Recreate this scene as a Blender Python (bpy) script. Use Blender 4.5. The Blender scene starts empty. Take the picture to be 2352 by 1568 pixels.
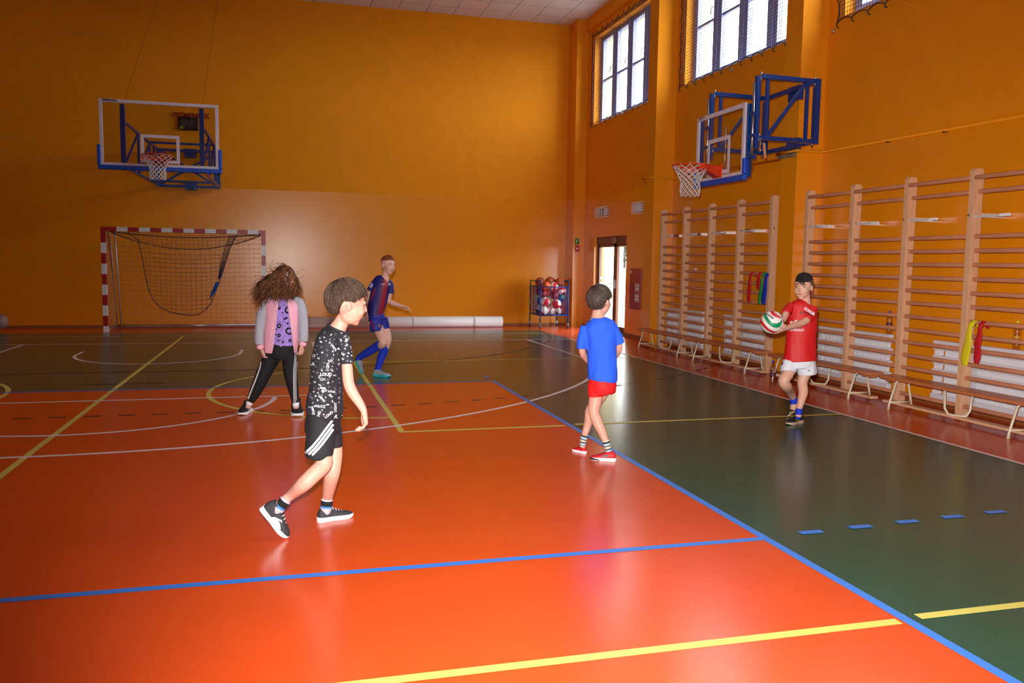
import bpy, bmesh, math, random
from mathutils import Vector, Matrix, noise
from mathutils.bvhtree import BVHTree
random.seed(7)
R_ = math.radians
PI = math.pi
V = Vector
scn = bpy.context.scene
col = scn.collection

# ------------------------------------------------------------------ camera
CAM_POS = V((-2.4496667, -9.8187194, 1.43391295))
F_PX = 1925.4518975
yaw, pitch, roll = R_(15.2551324), R_(5.327154761), R_(0.82887069)
_f = V((math.sin(yaw), math.cos(yaw), 0)); _r = V((math.cos(yaw), -math.sin(yaw), 0)); _u = V((0, 0, 1))
FWD_H = _f.copy(); RIGHT_H = _r.copy()
_w = _f * math.cos(pitch) - _u * math.sin(pitch)
_u2 = _u * math.cos(pitch) + _f * math.sin(pitch)
_r3 = _r * math.cos(roll) + _u2 * math.sin(roll)
_u3 = _u2 * math.cos(roll) - _r * math.sin(roll)
cam_data = bpy.data.cameras.new('camera')
cam_data.sensor_width = 36.0
cam_data.lens = F_PX / 2352 * 36.0
cam_data.clip_end = 400
cam = bpy.data.objects.new('camera', cam_data)
col.objects.link(cam)
M = Matrix((_r3, _u3, -_w)).transposed().to_4x4()
M.translation = CAM_POS
cam.matrix_world = M
scn.camera = cam

def at(u, v, ax, val):
    """point of the photo (2352x1568 frame) on the plane coordinate[ax] = val"""
    d = _w + _r3 * (u - 1176) / F_PX - _u3 * (v - 784) / F_PX
    t = (val - CAM_POS[ax]) / d[ax]
    return CAM_POS + d * t

# ------------------------------------------------------------------ light
world = bpy.data.worlds.new('overcast_sky'); scn.world = world
world.use_nodes = True
bg = world.node_tree.nodes['Background']
bg.inputs[0].default_value = (0.86, 0.93, 1.0, 1)
bg.inputs[1].default_value = WORLD_STRENGTH = 16.0
vs = scn.view_settings
vs.view_transform = 'Standard'; vs.look = 'None'; vs.gamma = 1; vs.use_curve_mapping = False
vs.exposure = 0.16
scn.display_settings.display_device = 'sRGB'

# the photographer's flash, just above and left of the lens
fl = bpy.data.lights.new('camera_flash', 'SPOT')
fl.energy = FLASH_W = 2100
fl.spot_size = R_(90); fl.spot_blend = 1.0; fl.shadow_soft_size = 0.035
fl.color = (1.0, 0.97, 0.94)
flo = bpy.data.objects.new('camera_flash', fl); col.objects.link(flo)
flM = M @ Matrix.Rotation(R_(-10), 4, 'Y') @ Matrix.Rotation(R_(-7), 4, 'X'); flM.translation = CAM_POS + _u3 * 0.13 - _r3 * 0.03 + _w * 0.04
flo.matrix_world = flM

def sky_portal(name, y0, y1, z0, z1, x):
    a = bpy.data.lights.new(name, 'AREA'); a.shape = 'RECTANGLE'
    a.size = abs(y1 - y0); a.size_y = abs(z1 - z0)
    a.cycles.is_portal = True
    o = bpy.data.objects.new(name, a); col.objects.link(o)
    o.location = (x, (y0 + y1) / 2, (z0 + z1) / 2)
    o.rotation_euler = (R_(90), 0, R_(90))   # shines towards -X
    return o

# ------------------------------------------------------------------ materials
MATS = {}
def lin(c):
    return tuple((x / 12.92 if x <= 0.04045 else ((x + 0.055) / 1.055) ** 2.4) for x in [k / 255 for k in c])
def mat(name, rgb, rough=0.5, metal=0.0, spec=0.5, bump=0.0, bscale=60, var=0.0, vscale=4, coat=0, sss=0, trans=0, sheen=0, linear=False, stretch=(1, 1, 1)):
    if name in MATS: return MATS[name]
    m = bpy.data.materials.new(name); m.use_nodes = True
    nt = m.node_tree; b = nt.nodes['Principled BSDF']
    c = rgb if linear else lin(rgb)
    b.inputs['Base Color'].default_value = (*c, 1)
    b.inputs['Roughness'].default_value = rough
    b.inputs['Metallic'].default_value = metal
    b.inputs['Specular IOR Level'].default_value = spec
    if coat: b.inputs['Coat Weight'].default_value = coat; b.inputs['Coat Roughness'].default_value = 0.12
    if sss:
        b.inputs['Subsurface Weight'].default_value = sss
        b.inputs['Subsurface Radius'].default_value = (0.012, 0.005, 0.003); b.inputs['Subsurface Scale'].default_value = 1
    if sheen: b.inputs['Sheen Weight'].default_value = sheen
    tc = None
    if bump or var:
        tc = nt.nodes.new('ShaderNodeTexCoord'); mp = nt.nodes.new('ShaderNodeMapping'); mp.inputs['Scale'].default_value = stretch
        nt.links.new(tc.outputs['Object'], mp.inputs[0])
    if var:
        n = nt.nodes.new('ShaderNodeTexNoise'); n.inputs['Scale'].default_value = vscale; n.inputs['Detail'].default_value = 4
        nt.links.new(mp.outputs[0], n.inputs['Vector'])
        rp = nt.nodes.new('ShaderNodeMapRange'); rp.inputs['From Min'].default_value = .3; rp.inputs['From Max'].default_value = .7
        rp.inputs['To Min'].default_value = 1 - var; rp.inputs['To Max'].default_value = 1 + var
        nt.links.new(n.outputs['Fac'], rp.inputs['Value'])
        hs = nt.nodes.new('ShaderNodeHueSaturation'); hs.inputs['Color'].default_value = (*c, 1)
        nt.links.new(rp.outputs[0], hs.inputs['Value']); nt.links.new(hs.outputs[0], b.inputs['Base Color'])
    if bump:
        n2 = nt.nodes.new('ShaderNodeTexNoise'); n2.inputs['Scale'].default_value = bscale; n2.inputs['Detail'].default_value = 3
        nt.links.new(mp.outputs[0], n2.inputs['Vector'])
        bp_ = nt.nodes.new('ShaderNodeBump'); bp_.inputs['Strength'].default_value = bump; bp_.inputs['Distance'].default_value = 0.01
        nt.links.new(n2.outputs['Fac'], bp_.inputs['Height']); nt.links.new(bp_.outputs[0], b.inputs['Normal'])
    MATS[name] = m
    return m

def glassy(name, tint=(1, 1, 1), refl=0.08, rough=0.02):
    if name in MATS: return MATS[name]
    m = bpy.data.materials.new(name); m.use_nodes = True
    nt = m.node_tree; nt.nodes.clear()
    o = nt.nodes.new('ShaderNodeOutputMaterial'); mx = nt.nodes.new('ShaderNodeMixShader')
    t = nt.nodes.new('ShaderNodeBsdfTransparent'); g = nt.nodes.new('ShaderNodeBsdfGlossy')
    t.inputs[0].default_value = (*tint, 1); g.inputs['Roughness'].default_value = rough
    mx.inputs[0].default_value = refl
    nt.links.new(t.outputs[0], mx.inputs[1]); nt.links.new(g.outputs[0], mx.inputs[2]); nt.links.new(mx.outputs[0], o.inputs[0])
    MATS[name] = m
    return m

ORANGE_WALL = (240, 148, 14)
m_wall_lo = mat('gloss_orange_paint', ORANGE_WALL, 0.25, spec=0.5, bump=0.12, bscale=1.6, var=.02)
m_wall_hi = mat('matt_orange_paint', ORANGE_WALL, 0.75, spec=0.2, bump=0.04, bscale=8, var=.03)
m_tile = mat('acoustic_ceiling_tile', (170, 160, 160), 0.9, spec=.1)
def tile_lines(m):
    nt = m.node_tree; b = nt.nodes['Principled BSDF']
    tc = nt.nodes.new('ShaderNodeTexCoord'); br = nt.nodes.new('ShaderNodeTexBrick')
    br.offset = 0; br.inputs['Scale'].default_value = 1; br.inputs['Brick Width'].default_value = .6; br.inputs['Row Height'].default_value = .6
    br.inputs['Mortar Size'].default_value = .008; br.inputs['Mortar Smooth'].default_value = .1
    br.inputs['Color1'].default_value = (*lin((232, 224, 224)), 1); br.inputs['Color2'].default_value = (*lin((226, 218, 220)), 1)
    br.inputs['Mortar'].default_value = (*lin((160, 150, 150)), 1)
    nt.links.new(tc.outputs['Object'], br.inputs['Vector']); nt.links.new(br.outputs[0], b.inputs['Base Color'])
tile_lines(m_tile)
FR = 0.23
m_f_out = mat('orange_red_sports_vinyl', (206, 74, 28), FR, spec=.5, bump=.03, bscale=2.0, var=.03)
m_f_green = mat('dark_green_sports_vinyl', (10, 76, 60), FR, spec=.5, bump=.03, bscale=2.0, var=.05)
m_f_or = mat('orange_court_sports_vinyl', (212, 76, 28), FR, spec=.5, bump=.03, bscale=2.0, var=.03)
m_l_white = mat('white_court_line', (236, 222, 220), .4)
m_l_yel = mat('yellow_court_line', (214, 200, 96), .4)
m_l_blue = mat('blue_court_line', (48, 122, 216), .4)
m_l_brown = mat('brown_court_line', (74, 40, 20), .45)
m_wood = mat('varnished_beech', (228, 178, 138), .42, var=.14, vscale=9, stretch=(6, 6, .6))
m_rung = mat('dark_beech_rung', (208, 140, 104), .42, var=.12, vscale=9, stretch=(6, .6, 6))
m_bench = mat('bench_beech', (196, 118, 72), .3, var=.15, vscale=7, stretch=(8, .6, 8))
m_cream = mat('cream_tube_paint', (226, 212, 184), .3)
m_white = mat('white_enamel', (244, 244, 250), .35)
m_wht2 = mat('grey_white_enamel', (228, 226, 236), .4)
m_pvc = mat('shaded_white_window_profile', (150, 150, 196), .4)  # white plastic, its backlit blue-grey shade put into the colour
m_brown = mat('brown_door_profile', (112, 62, 42), .4)
m_base = mat('brown_skirting', (150, 88, 44), .5)
m_blue = mat('blue_steel_paint', (0, 54, 128), .3, spec=.5)
m_pad = mat('blue_board_padding', (16, 78, 200), .45)
m_bwhite = mat('white_board_paint', (226, 214, 226), .4)
m_steel = mat('galvanised_steel', (200, 200, 205), .28, metal=1)
m_rim = mat('orange_rim_paint', (216, 58, 6), .35)
m_cord = mat('white_net_cord', (224, 218, 214), .7)
m_gcord = mat('pale_goal_net_cord', (190, 150, 120), .8)
m_dcord = mat('dark_blue_net_cord', (40, 46, 76), .8)
m_bcord = mat('bright_blue_net_cord', (10, 90, 180), .7)
m_black = mat('black_plastic', (16, 16, 20), .4)
m_red = mat('goal_red_paint', (168, 14, 18), .35)
m_gwhite = mat('goal_white_paint', (226, 222, 224), .35)
m_glass = glassy('window_glass', (.97, .99, 1), .05)
m_acr = glassy('backboard_glass', (.93, .95, .95), .05)
m_cable = mat('thin_steel_cable', (110, 60, 20), .5)

# ------------------------------------------------------------------ mesh helpers
class MB:
    def __init__(s): s.v = []; s.f = []; s.m = []
    def add(s, vs, fs, mi=0):
        o = len(s.v); s.v += [tuple(x) for x in vs]; s.f += [tuple(i + o for i in f) for f in fs]; s.m += [mi] * len(fs); return s
    def box(s, x0, x1, y0, y1, z0, z1, mi=0):
        vs = [(x, y, z) for z in (z0, z1) for y in (y0, y1) for x in (x0, x1)]
        return s.add(vs, [(0, 2, 3, 1), (4, 5, 7, 6), (0, 1, 5, 4), (2, 6, 7, 3), (0, 4, 6, 2), (1, 3, 7, 5)], mi)
    def bar(s, p0, p1, w=.04, h=.04, mi=0, up=(0, 0, 1)):
        p0, p1 = V(p0), V(p1); d = (p1 - p0)
        if d.length < 1e-6: return s
        d.normalize(); up = V(up)
        if abs(d.dot(up)) > .98: up = V((0, 1, 0)) if abs(d.y) < .9 else V((1, 0, 0))
        sx = d.cross(up).normalized(); sy = sx.cross(d).normalized()
        vs = [p + sx * a * w / 2 + sy * b * h / 2 for p in (p0, p1) for a, b in ((-1, -1), (1, -1), (1, 1), (-1, 1))]
        return s.add(vs, [(0, 3, 2, 1), (4, 5, 6, 7), (0, 1, 5, 4), (1, 2, 6, 5), (2, 3, 7, 6), (3, 0, 4, 7)], mi)
    def tube(s, pts, r, n=8, mi=0, closed=False, caps=True):
        pts = [V(p) for p in pts]; N = len(pts)
        rs = r if isinstance(r, (list, tuple)) else [r] * N
        fr = []
        prev = None
        for i in range(N):
            a = pts[i - 1] if (i > 0 or closed) else pts[i]; b = pts[(i + 1) % N] if (i < N - 1 or closed) else pts[i]
            d = (b - a)
            if d.length < 1e-9: d = V((0, 0, 1))
            d.normalize()
            if prev is None:
                up = V((0, 0, 1)) if abs(d.z) < .9 else V((1, 0, 0))
                x = d.cross(up).normalized()
            else:
                x = (prev - d * prev.dot(d))
                x = x.normalized() if x.length > 1e-6 else d.orthogonal().normalized()
            prev = x; fr.append((x, d.cross(x).normalized()))
        vs = []
        for i in range(N):
            x, y = fr[i]
            for k in range(n):
                a = 2 * PI * k / n
                vs.append(pts[i] + (x * math.cos(a) + y * math.sin(a)) * rs[i])
        fs = []
        for i in range(N if closed else N - 1):
            j = (i + 1) % N
            for k in range(n):
                l = (k + 1) % n
                fs.append((i * n + k, i * n + l, j * n + l, j * n + k))
        if caps and not closed:
            fs.append(tuple(range(n - 1, -1, -1))); fs.append(tuple((N - 1) * n + k for k in range(n)))
        return s.add(vs, fs, mi)
    def ellipsoid(s, c, r, rot=None, nu=16, nv=12, mi=0):
        c = V(c); vs = []; fs = []
        r = (r, r, r) if not isinstance(r, (list, tuple)) else r
        for i in range(nv + 1):
            t = PI * i / nv
            for k in range(nu):
                a = 2 * PI * k / nu
                p = V((r[0] * math.sin(t) * math.cos(a), r[1] * math.sin(t) * math.sin(a), r[2] * math.cos(t)))
                if rot: p = rot @ p
                vs.append(c + p)
        for i in range(nv):
            for k in range(nu):
                l = (k + 1) % nu
                if i == 0: fs.append((k, nu + k, nu + l))
                elif i == nv - 1: fs.append((i * nu + k, (i + 1) * nu + k, i * nu + l))
                else: fs.append((i * nu + k, (i + 1) * nu + k, (i + 1) * nu + l, i * nu + l))
        return s.add(vs, fs, mi)
    def lathe(s, prof, c, n=20, mi=0):
        c = V(c); vs = []; fs = []
        for (r, z) in prof:
            for k in range(n):
                a = 2 * PI * k / n; vs.append(c + V((r * math.cos(a), r * math.sin(a), z)))
        for i in range(len(prof) - 1):
            for k in range(n):
                l = (k + 1) % n; fs.append((i * n + k, i * n + l, (i + 1) * n + l, (i + 1) * n + k))
        fs.append(tuple(range(n - 1, -1, -1))); fs.append(tuple((len(prof) - 1) * n + k for k in range(n)))
        return s.add(vs, fs, mi)
    def loft(s, secs, side, n=20, mi=0, cap=.5):
        """secs: list of (centre, ra, rb) ; side = direction of ra ; rounded caps"""
        side = V(side); N = len(secs); P = [V(q[0]) for q in secs]
        rings = []
        for i in range(N):
            a = P[max(i - 1, 0)]; b = P[min(i + 1, N - 1)]; d = (b - a).normalized()
            x = (side - d * side.dot(d)).normalized(); y = d.cross(x).normalized()
            rings.append((P[i], x, y, d, secs[i][1], secs[i][2]))
        full = []
        p, x, y, d, ra, rb = rings[0]; h = min(ra, rb) * cap
        for t in (.35, .7, .93): full.append((p - d * h * math.sqrt(1 - t * t), x, y, ra * t, rb * t))
        for p, x, y, d, ra, rb in rings: full.append((p, x, y, ra, rb))
        p, x, y, d, ra, rb = rings[-1]; h = min(ra, rb) * cap
        for t in (.93, .7, .35): full.append((p + d * h * math.sqrt(1 - t * t), x, y, ra * t, rb * t))
        vs = []; fs = []
        for p, x, y, ra, rb in full:
            for k in range(n):
                a = 2 * PI * k / n; vs.append(p + x * math.cos(a) * ra + y * math.sin(a) * rb)
        for i in range(len(full) - 1):
            for k in range(n):
                l = (k + 1) % n; fs.append((i * n + k, i * n + l, (i + 1) * n + l, (i + 1) * n + k))
        fs.append(tuple(range(n - 1, -1, -1))); fs.append(tuple((len(full) - 1) * n + k for k in range(n)))
        return s.add(vs, fs, mi)
    def build(s, name, ms, parent=None, smooth=False, bevel=0, loc=None):
        me = bpy.data.meshes.new(name); me.from_pydata(s.v, [], s.f)
        ms = ms if isinstance(ms, (list, tuple)) else [ms]
        for m in ms: me.materials.append(m)
        me.polygons.foreach_set('material_index', s.m)
        if smooth: me.polygons.foreach_set('use_smooth', [True] * len(s.f))
        me.update()
        o = bpy.data.objects.new(name, me); col.objects.link(o)
        if parent: o.parent = parent; o.matrix_parent_inverse = parent.matrix_world.inverted() if False else Matrix.Translation(-parent.location)
        if bevel:
            b = o.modifiers.new('bevel', 'BEVEL'); b.width = bevel; b.segments = 2; b.limit_method = 'ANGLE'
        return o

def tag(o, label=None, cat=None, group=None, kind=None):
    if label: o['label'] = label
    if cat: o['category'] = cat
    if group: o['group'] = group
    if kind: o['kind'] = kind
    return o
def thing(name, label, cat, loc=(0, 0, 0), group=None):
    o = bpy.data.objects.new(name, None); col.objects.link(o); o.location = loc
    o.empty_display_size = .1
    return tag(o, label, cat, group)
def copy_tree(o, loc, label, parent=None):
    c = o.copy(); col.objects.link(c)
    if parent: c.parent = parent
    else: c.location = loc; c['label'] = label
    for ch in o.children: copy_tree(ch, None, None, c)
    return c
def text_geo(txt, size=1.0, bold=0.0, shear=0.0, sub=0):
    cu = bpy.data.curves.new('t', 'FONT'); cu.body = txt; cu.size = size; cu.offset = bold; cu.shear = shear; cu.resolution_u = 3
    cu.align_x = 'CENTER'; cu.align_y = 'CENTER'
    o = bpy.data.objects.new('t', cu); col.objects.link(o)
    dg = bpy.context.evaluated_depsgraph_get(); me = bpy.data.meshes.new_from_object(o.evaluated_get(dg))
    if sub:
        bm = bmesh.new(); bm.from_mesh(me); bmesh.ops.subdivide_edges(bm, edges=bm.edges, cuts=sub, use_grid_fill=True); bm.to_mesh(me); bm.free()
    vs = [v.co.copy() for v in me.vertices]; fs = [tuple(p.vertices) for p in me.polygons]
    bpy.data.objects.remove(o); bpy.data.curves.remove(cu); bpy.data.meshes.remove(me)
    return vs, fs
# ================================================================== THE HALL
XW, YB, ZC = 4.2, 8.94, 6.87
XL, YF = -14.5, -21.0
ZT = 2.91
# ---- floor: one mesh, the courts and lines are its pattern
fm = MB()
FM = [m_f_out, m_f_green, m_f_or, m_l_white, m_l_yel, m_l_blue, m_l_brown]
def rect(x0, x1, y0, y1, z, mi): fm.add([(x0, y0, z), (x1, y0, z), (x1, y1, z), (x0, y1, z)], [(0, 1, 2, 3)], mi)
rect(XL, XW + .5, YF, YB + .1, 0, 0)
rect(-11.4, 2.87, -18.5, 7.62, .0006, 1)
rect(-8.5, 0, -18, 0, .0012, 2)
ZL = {6: .0018, 4: .0022, 3: .0026, 5: .0030}
def hl(x0, x1, y, mi, w=.05): rect(x0, x1, y - w / 2, y + w / 2, ZL[mi], mi)
def vl(x, y0, y1, mi, w=.05): rect(x - w / 2, x + w / 2, y0, y1, ZL[mi] + .0002, mi)
def arc(cx, cy, rx, ry, a0, a1, mi, w=.05, n=48, dash=None):
    vs = []; fs = []
    for i in range(n + 1):
        a = R_(a0 + (a1 - a0) * i / n)
        for s in (-w / 2, w / 2): vs.append((cx + (rx + s) * math.cos(a), cy + (ry + s) * math.sin(a), ZL[mi]))
    for i in range(n):
        if dash and i % 2: continue
        fs.append((2 * i, 2 * i + 1, 2 * i + 3, 2 * i + 2))
    fm.add(vs, fs, mi)
for y in (0, -6, -12, -18): hl(-8.525, .025, y, 5)
hl(-8.5, 0, -9, 5); vl(0, -18, 0, 5); vl(-8.5, -18, 0, 5)
for i in range(5):
    x = .235 + .33 * i; rect(x, x + .14, -5.96 + .022 * i - .025, -5.96 + .022 * i + .025, ZL[5], 5)
    rect(-8.735 - .33 * i - .14, -8.735 - .33 * i, -5.985, -5.935, ZL[5], 5)
rect(-.03, .02, .28, .42, ZL[5], 5)
CX = -4.25
vl(2.845, -17, 5.36, 3); vl(-11.34, -17, 5.36, 3); hl(-11.34, 2.87, 5.34, 3)
vl(-6.54, -.73, 5.34, 3); vl(-1.97, -.73, 5.34, 3); hl(-6.54, -1.95, -.71, 3)
arc(CX, -.71, 1.70, 1.74, 180, 360, 3)
vl(1.98, 1.7, 5.34, 3); vl(-10.48, 1.7, 5.34, 3)
arc(CX, 3.74, 6.5, 6.95, 180 + 16.6, 360 - 16.6, 3, n=80)
arc(CX, 3.70, 1.15, 1.32, 180, 360, 3); vl(CX - 1.15, 3.70, 4.1, 3); vl(CX + 1.15, 3.70, 4.1, 3)
vl(-4.25, -18, 6.72, 4); hl(-11.3, 2.78, 6.72, 4)
vl(-1.5, -2.86, 2.2, 4); hl(-1.52, 2.82, 2.19, 4); hl(-1.52, -.05, -2.84, 4); hl(.06, 2.82, -2.80, 4)
arc(-1.5, -.33, 1.74, 1.83, 90, 270, 4)
arc(-6.98, -.33, 1.74, 1.8, 0, 360, 4, n=72)
hl(-4.0, -.04, -7.05, 4); hl(.07, 2.82, -7.03, 4); hl(-11.3, -4.5, -7.05, 4)
hl(-5.9, -2.85, 1.55, 6); arc(-2.85, 7.6, 5.7, 6.05, 270, 360, 6); arc(-5.9, 7.6, 5.7, 6.05, 180, 270, 6)
for i in range(14): rect(-6.2 + .285 * i, -6.2 + .285 * i + .145, -1.625, -1.575, ZL[6], 6)
arc(-2.6, 7.6, 8.75, 9.2, 272, 325, 6, n=56, dash=True)
hl(-4.71, -3.79, .485, 6)
floor = fm.build('floor', FM); tag(floor, kind='structure')

# ---- ceiling
c = MB(); c.box(XL, XW + .5, YF, YB + .3, ZC, ZC + .2); tag(c.build('ceiling', m_tile), kind='structure')
# ---- walls (glossy paint below ZT, matt above)
def two_tone(mb, x0, x1, y0, y1, z0=0, z1=ZC):
    if z0 < ZT: mb.box(x0, x1, y0, y1, z0, min(z1, ZT), 0)
    if z1 > ZT: mb.box(x0, x1, y0, y1, max(z0, ZT), z1, 1)
WM = [m_wall_lo, m_wall_hi]
w = MB(); two_tone(w, XL - .3, XW + .45, YB, YB + .3); tag(w.build('wall_back', WM), kind='structure')
w = MB(); two_tone(w, XL - .3, XL, YF, YB); tag(w.build('wall_left', WM), kind='structure')
w = MB(); two_tone(w, XL - .3, XW + .45, YF - .3, YF); tag(w.build('wall_front', WM), kind='structure')
# right wall with window and door openings
WZ0, WZ1 = 4.50, 6.38
WIN = [(4.72, 7.97), (.36, 3.59), (-3.93, -.67), (-8.28, -5.0)]
D0, D1, DZ = 5.93, 7.74, 2.03
w = MB(); T = .23; ow = MB()
ys = sorted([YF] + [a for p in WIN for a in p] + [YB])
for i in range(len(ys) - 1):
    a, b = ys[i], ys[i + 1]
    isw = any(abs(a - p[0]) < 1e-6 for p in WIN)
    segs = [(0, WZ0), (WZ1, ZC)] if isw else [(0, ZC)]
    for z0, z1 in segs:
        if z0 == 0 and a < D0 < b:
            two_tone(w, XW, XW + T, a, D0, 0, z1); two_tone(w, XW, XW + T, D1, b, 0, z1); two_tone(w, XW, XW + T, D0, D1, DZ, z1)
        else: two_tone(w, XW, XW + T, a, b, z0, z1)
        for q0, q1, r0, r1 in (((a, D0, 0, z1), (D1, b, 0, z1), (D0, D1, DZ, z1)) if (z0 == 0 and a < D0 < b) else ((a, b, z0, z1),)): ow.box(XW + T, XW + .42, q0, q1, r0, r1)
tag(w.build('wall_right', WM), kind='structure')
tag(ow.build('wall_outer_right', mat('cream_render', (232, 214, 150), .9)), kind='structure')
for k, (x0, y0, y1) in enumerate([(3.93, 8.40, YB), (3.83, 3.90, 4.26), (3.83, -.36, 0.0), (3.83, -4.68, -4.32), (3.83, -9.0, -8.64), (3.83, -13.3, -12.94)]):
    w = MB(); two_tone(w, x0, XW, y0, y1); tag(w.build('trim_%d' % (k + 1), WM), kind='structure')
w = MB(); w.box(4.13, XW, YF, 8.4, 6.60, ZC); tag(w.build('trim_7', m_wall_hi), kind='structure')
# skirting
w = MB(); w.box(XL, 3.93, YB - .018, YB, 0, .05)
tag(w.build('baseboard_back', m_base), kind='structure')
w = MB()
for a, b in ((-4.32, -.36), (0, 3.9), (4.26, 5.90), (7.78, 8.4)): w.box(XW - .018, XW, a, b, 0, .07)
for a, b in ((3.9, 4.26), (-.36, 0)): w.box(3.812, 3.83, a, b, 0, .07)
tag(w.build('baseboard_right', m_base), kind='structure')

# ---- windows
m_handle = mat('window_handle', (70, 70, 84), .4)
def window(i, y0, y1):
    fx = XW + .14
    fr = MB(); gl = MB(); mu = MB()
    n = 4; pitch_ = (y1 - y0) / n
    fr.box(fx, fx + .09, y0, y1, WZ0, WZ0 + .11); fr.box(fx, fx + .09, y0, y1, WZ1 - .09, WZ1)
    for k in range(n + 1):
        y = y1 - k * pitch_
        a = y - (.13 if k < n else 0); b = y + (.13 if k > 0 else 0)
        fr.box(fx, fx + .09, max(a, y0), min(b, y1), WZ0 + .11, WZ1 - .09)
        if 0 < k < n: fr.box(fx - .02, fx, y - .035, y + .035, WZ0 + .03, WZ1 - .02)
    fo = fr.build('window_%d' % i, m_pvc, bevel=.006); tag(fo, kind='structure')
    for k in range(n):
        y = y1 - k * pitch_
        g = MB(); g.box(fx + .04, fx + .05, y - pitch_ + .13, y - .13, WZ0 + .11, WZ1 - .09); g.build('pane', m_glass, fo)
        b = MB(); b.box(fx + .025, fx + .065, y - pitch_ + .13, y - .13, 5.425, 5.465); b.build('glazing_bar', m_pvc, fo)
        h = MB(); yy = y - pitch_ + .10
        h.tube([(fx - .005, yy, 5.62), (fx - .04, yy, 5.62), (fx - .05, yy + .03, 5.58), (fx - .05, yy + .04, 5.50)], .009, 8); h.build('window_handle', m_handle, fo, smooth=True)
    s = MB(); s.box(XW + .002, fx, y0, y1, WZ0 - .03, WZ0 + .004); s.build('window_sill', m_white, fo)
for i, (a, b) in enumerate(WIN): 
    window(i + 1, a, b); sky_portal('sky_portal', a, b, WZ0, WZ1, XW + .30)
sky_portal('door_sky_portal', D0, D1, .1, 1.9, XW + .30)

# ---- safety nets in front of the windows
def safety_net(y0, y1, z0, z1, label, sag=.04):
    t = thing('window_safety_net', label, 'net', (XW, (y0 + y1) / 2, z0), 'safety nets stretched in front of the high windows')
    x = XW - .03
    net = MB(); sp = .05
    ny = int((y1 - y0) / sp); nz = int((z1 - z0) / sp)
    hook_y = [y0 + (y1 - y0) * k / 12 for k in range(13)]
    def dz(y):
        f = ((y - y0) / (y1 - y0) * 12) % 1.0
        return sag * (1 - 4 * (f - .5) ** 2)
    def dy(z):
        f = ((z - z0) / (z1 - z0) * 7) % 1.0
        return sag * (1 - 4 * (f - .5) ** 2)
    for k in range(1, ny):
        y = y0 + (y1 - y0) * k / ny; net.bar((x, y, z0 + dz(y)), (x, y, z1 - dz(y)), .0035, .0035)
    for k in range(1, nz):
        z = z0 + (z1 - z0) * k / nz; net.bar((x, y0 + dy(z), z), (x, y1 - dy(z), z), .0035, .0035)
    net.build('mesh', m_dnet, t)
    r = MB(); pts = []
    for k in range(97): y = y0 + (y1 - y0) * k / 96; pts.append((x, y, z0 + dz(y)))
    r.tube(pts, .007, 5); r.tube([(p[0], p[1], z1 - (p[2] - z0)) for p in pts], .007, 5)
    for yy, s in ((y0, 1), (y1, -1)): r.tube([(x, yy + s * dy(z0 + (z1 - z0) * k / 56), z0 + (z1 - z0) * k / 56) for k in range(57)], .007, 5)
    r.build('edge_rope', m_rope, t, smooth=True)
    for y in hook_y:
        for z, s in ((z0, -1), (z1, 1)):
            h = MB(); h.tube([(x, y, z), (x + .005, y, z + s * .035), (XW, y, z + s * .04)], .008, 6); h.build('hook', m_hook, t)
m_dnet = mat('dark_net_cord', (26, 26, 50), .8); m_rope = mat('dark_rope', (34, 34, 44), .8); m_hook = mat('green_hook', (20, 50, 30), .5)
safety_net(4.62, 8.10, 4.49, 6.46, 'dark safety net over the far window beside the back wall corner')
safety_net(.26, 3.75, 4.47, 6.46, 'dark safety net over the second window above the small basketball hoop')
safety_net(-4.03, -.56, 4.43, 6.46, 'dark safety net whose lower corner shows at the top right of the photo')

# ---- door
def frost():
    if 'frosted_film' in MATS: return MATS['frosted_film']
    m = bpy.data.materials.new('frosted_film'); m.use_nodes = True; nt = m.node_tree; nt.nodes.clear()
    o_ = nt.nodes.new('ShaderNodeOutputMaterial'); t_ = nt.nodes.new('ShaderNodeBsdfTranslucent'); t_.inputs[0].default_value = (.85, .87, .9, 1)
    nt.links.new(t_.outputs[0], o_.inputs[0]); MATS['frosted_film'] = m; return m
dr = MB(); X0 = XW + .06
dr.box(X0, X0 + .09, D0, D1, DZ - .16, DZ); dr.box(X0, X0 + .09, D1 - .05, D1, 0, DZ); dr.box(X0, X0 + .09, D0, D0 + .03, 0, DZ)
door = dr.build('door_1', m_brown, bevel=.005); tag(door, kind='structure')
mid = (D0 + D1) / 2 - .16
def leaf(a, b):
    l = MB(); l.box(X0 + .015, X0 + .075, a, a + .10, .02, DZ - .16); l.box(X0 + .015, X0 + .075, b - .08, b, .02, DZ - .16)
    l.box(X0 + .015, X0 + .075, a, b, .02, .15); l.box(X0 + .015, X0 + .075, a, b, DZ - .22, DZ - .16)
    lo = l.build('door_leaf', m_brown, door, bevel=.004)
    g = MB(); g.box(X0 + .04, X0 + .05, a + .10, b - .08, .15, DZ - .22); g.build('pane', m_glass, lo)
    s = MB()
    for z in (1.12, 1.0, .90): s.box(X0 + .036, X0 + .039, a + .10, b - .08, z, z + .045)
    if b > 7: s.build('warning_stripes', frost(), lo)
    return lo
leaf(D0 + .03, mid); l2 = leaf(mid, D1 - .05)
h = MB(); h.box(X0 - .008, X0 + .015, mid - .01, mid + .02, .94, 1.12); h.tube([(X0, mid + .04, 1.04), (X0 - .05, mid + .04, 1.04), (X0 - .05, mid + .16, 1.04)], .009, 8); h.build('door_handle', m_steel, door, smooth=False)
h = MB(); h.box(X0 - .05, X0, mid - .08, mid + .10, DZ - .13, DZ - .02); h.build('door_closer', mat('grey_closer', (150, 120, 110), .5), door, bevel=.01)
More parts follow.
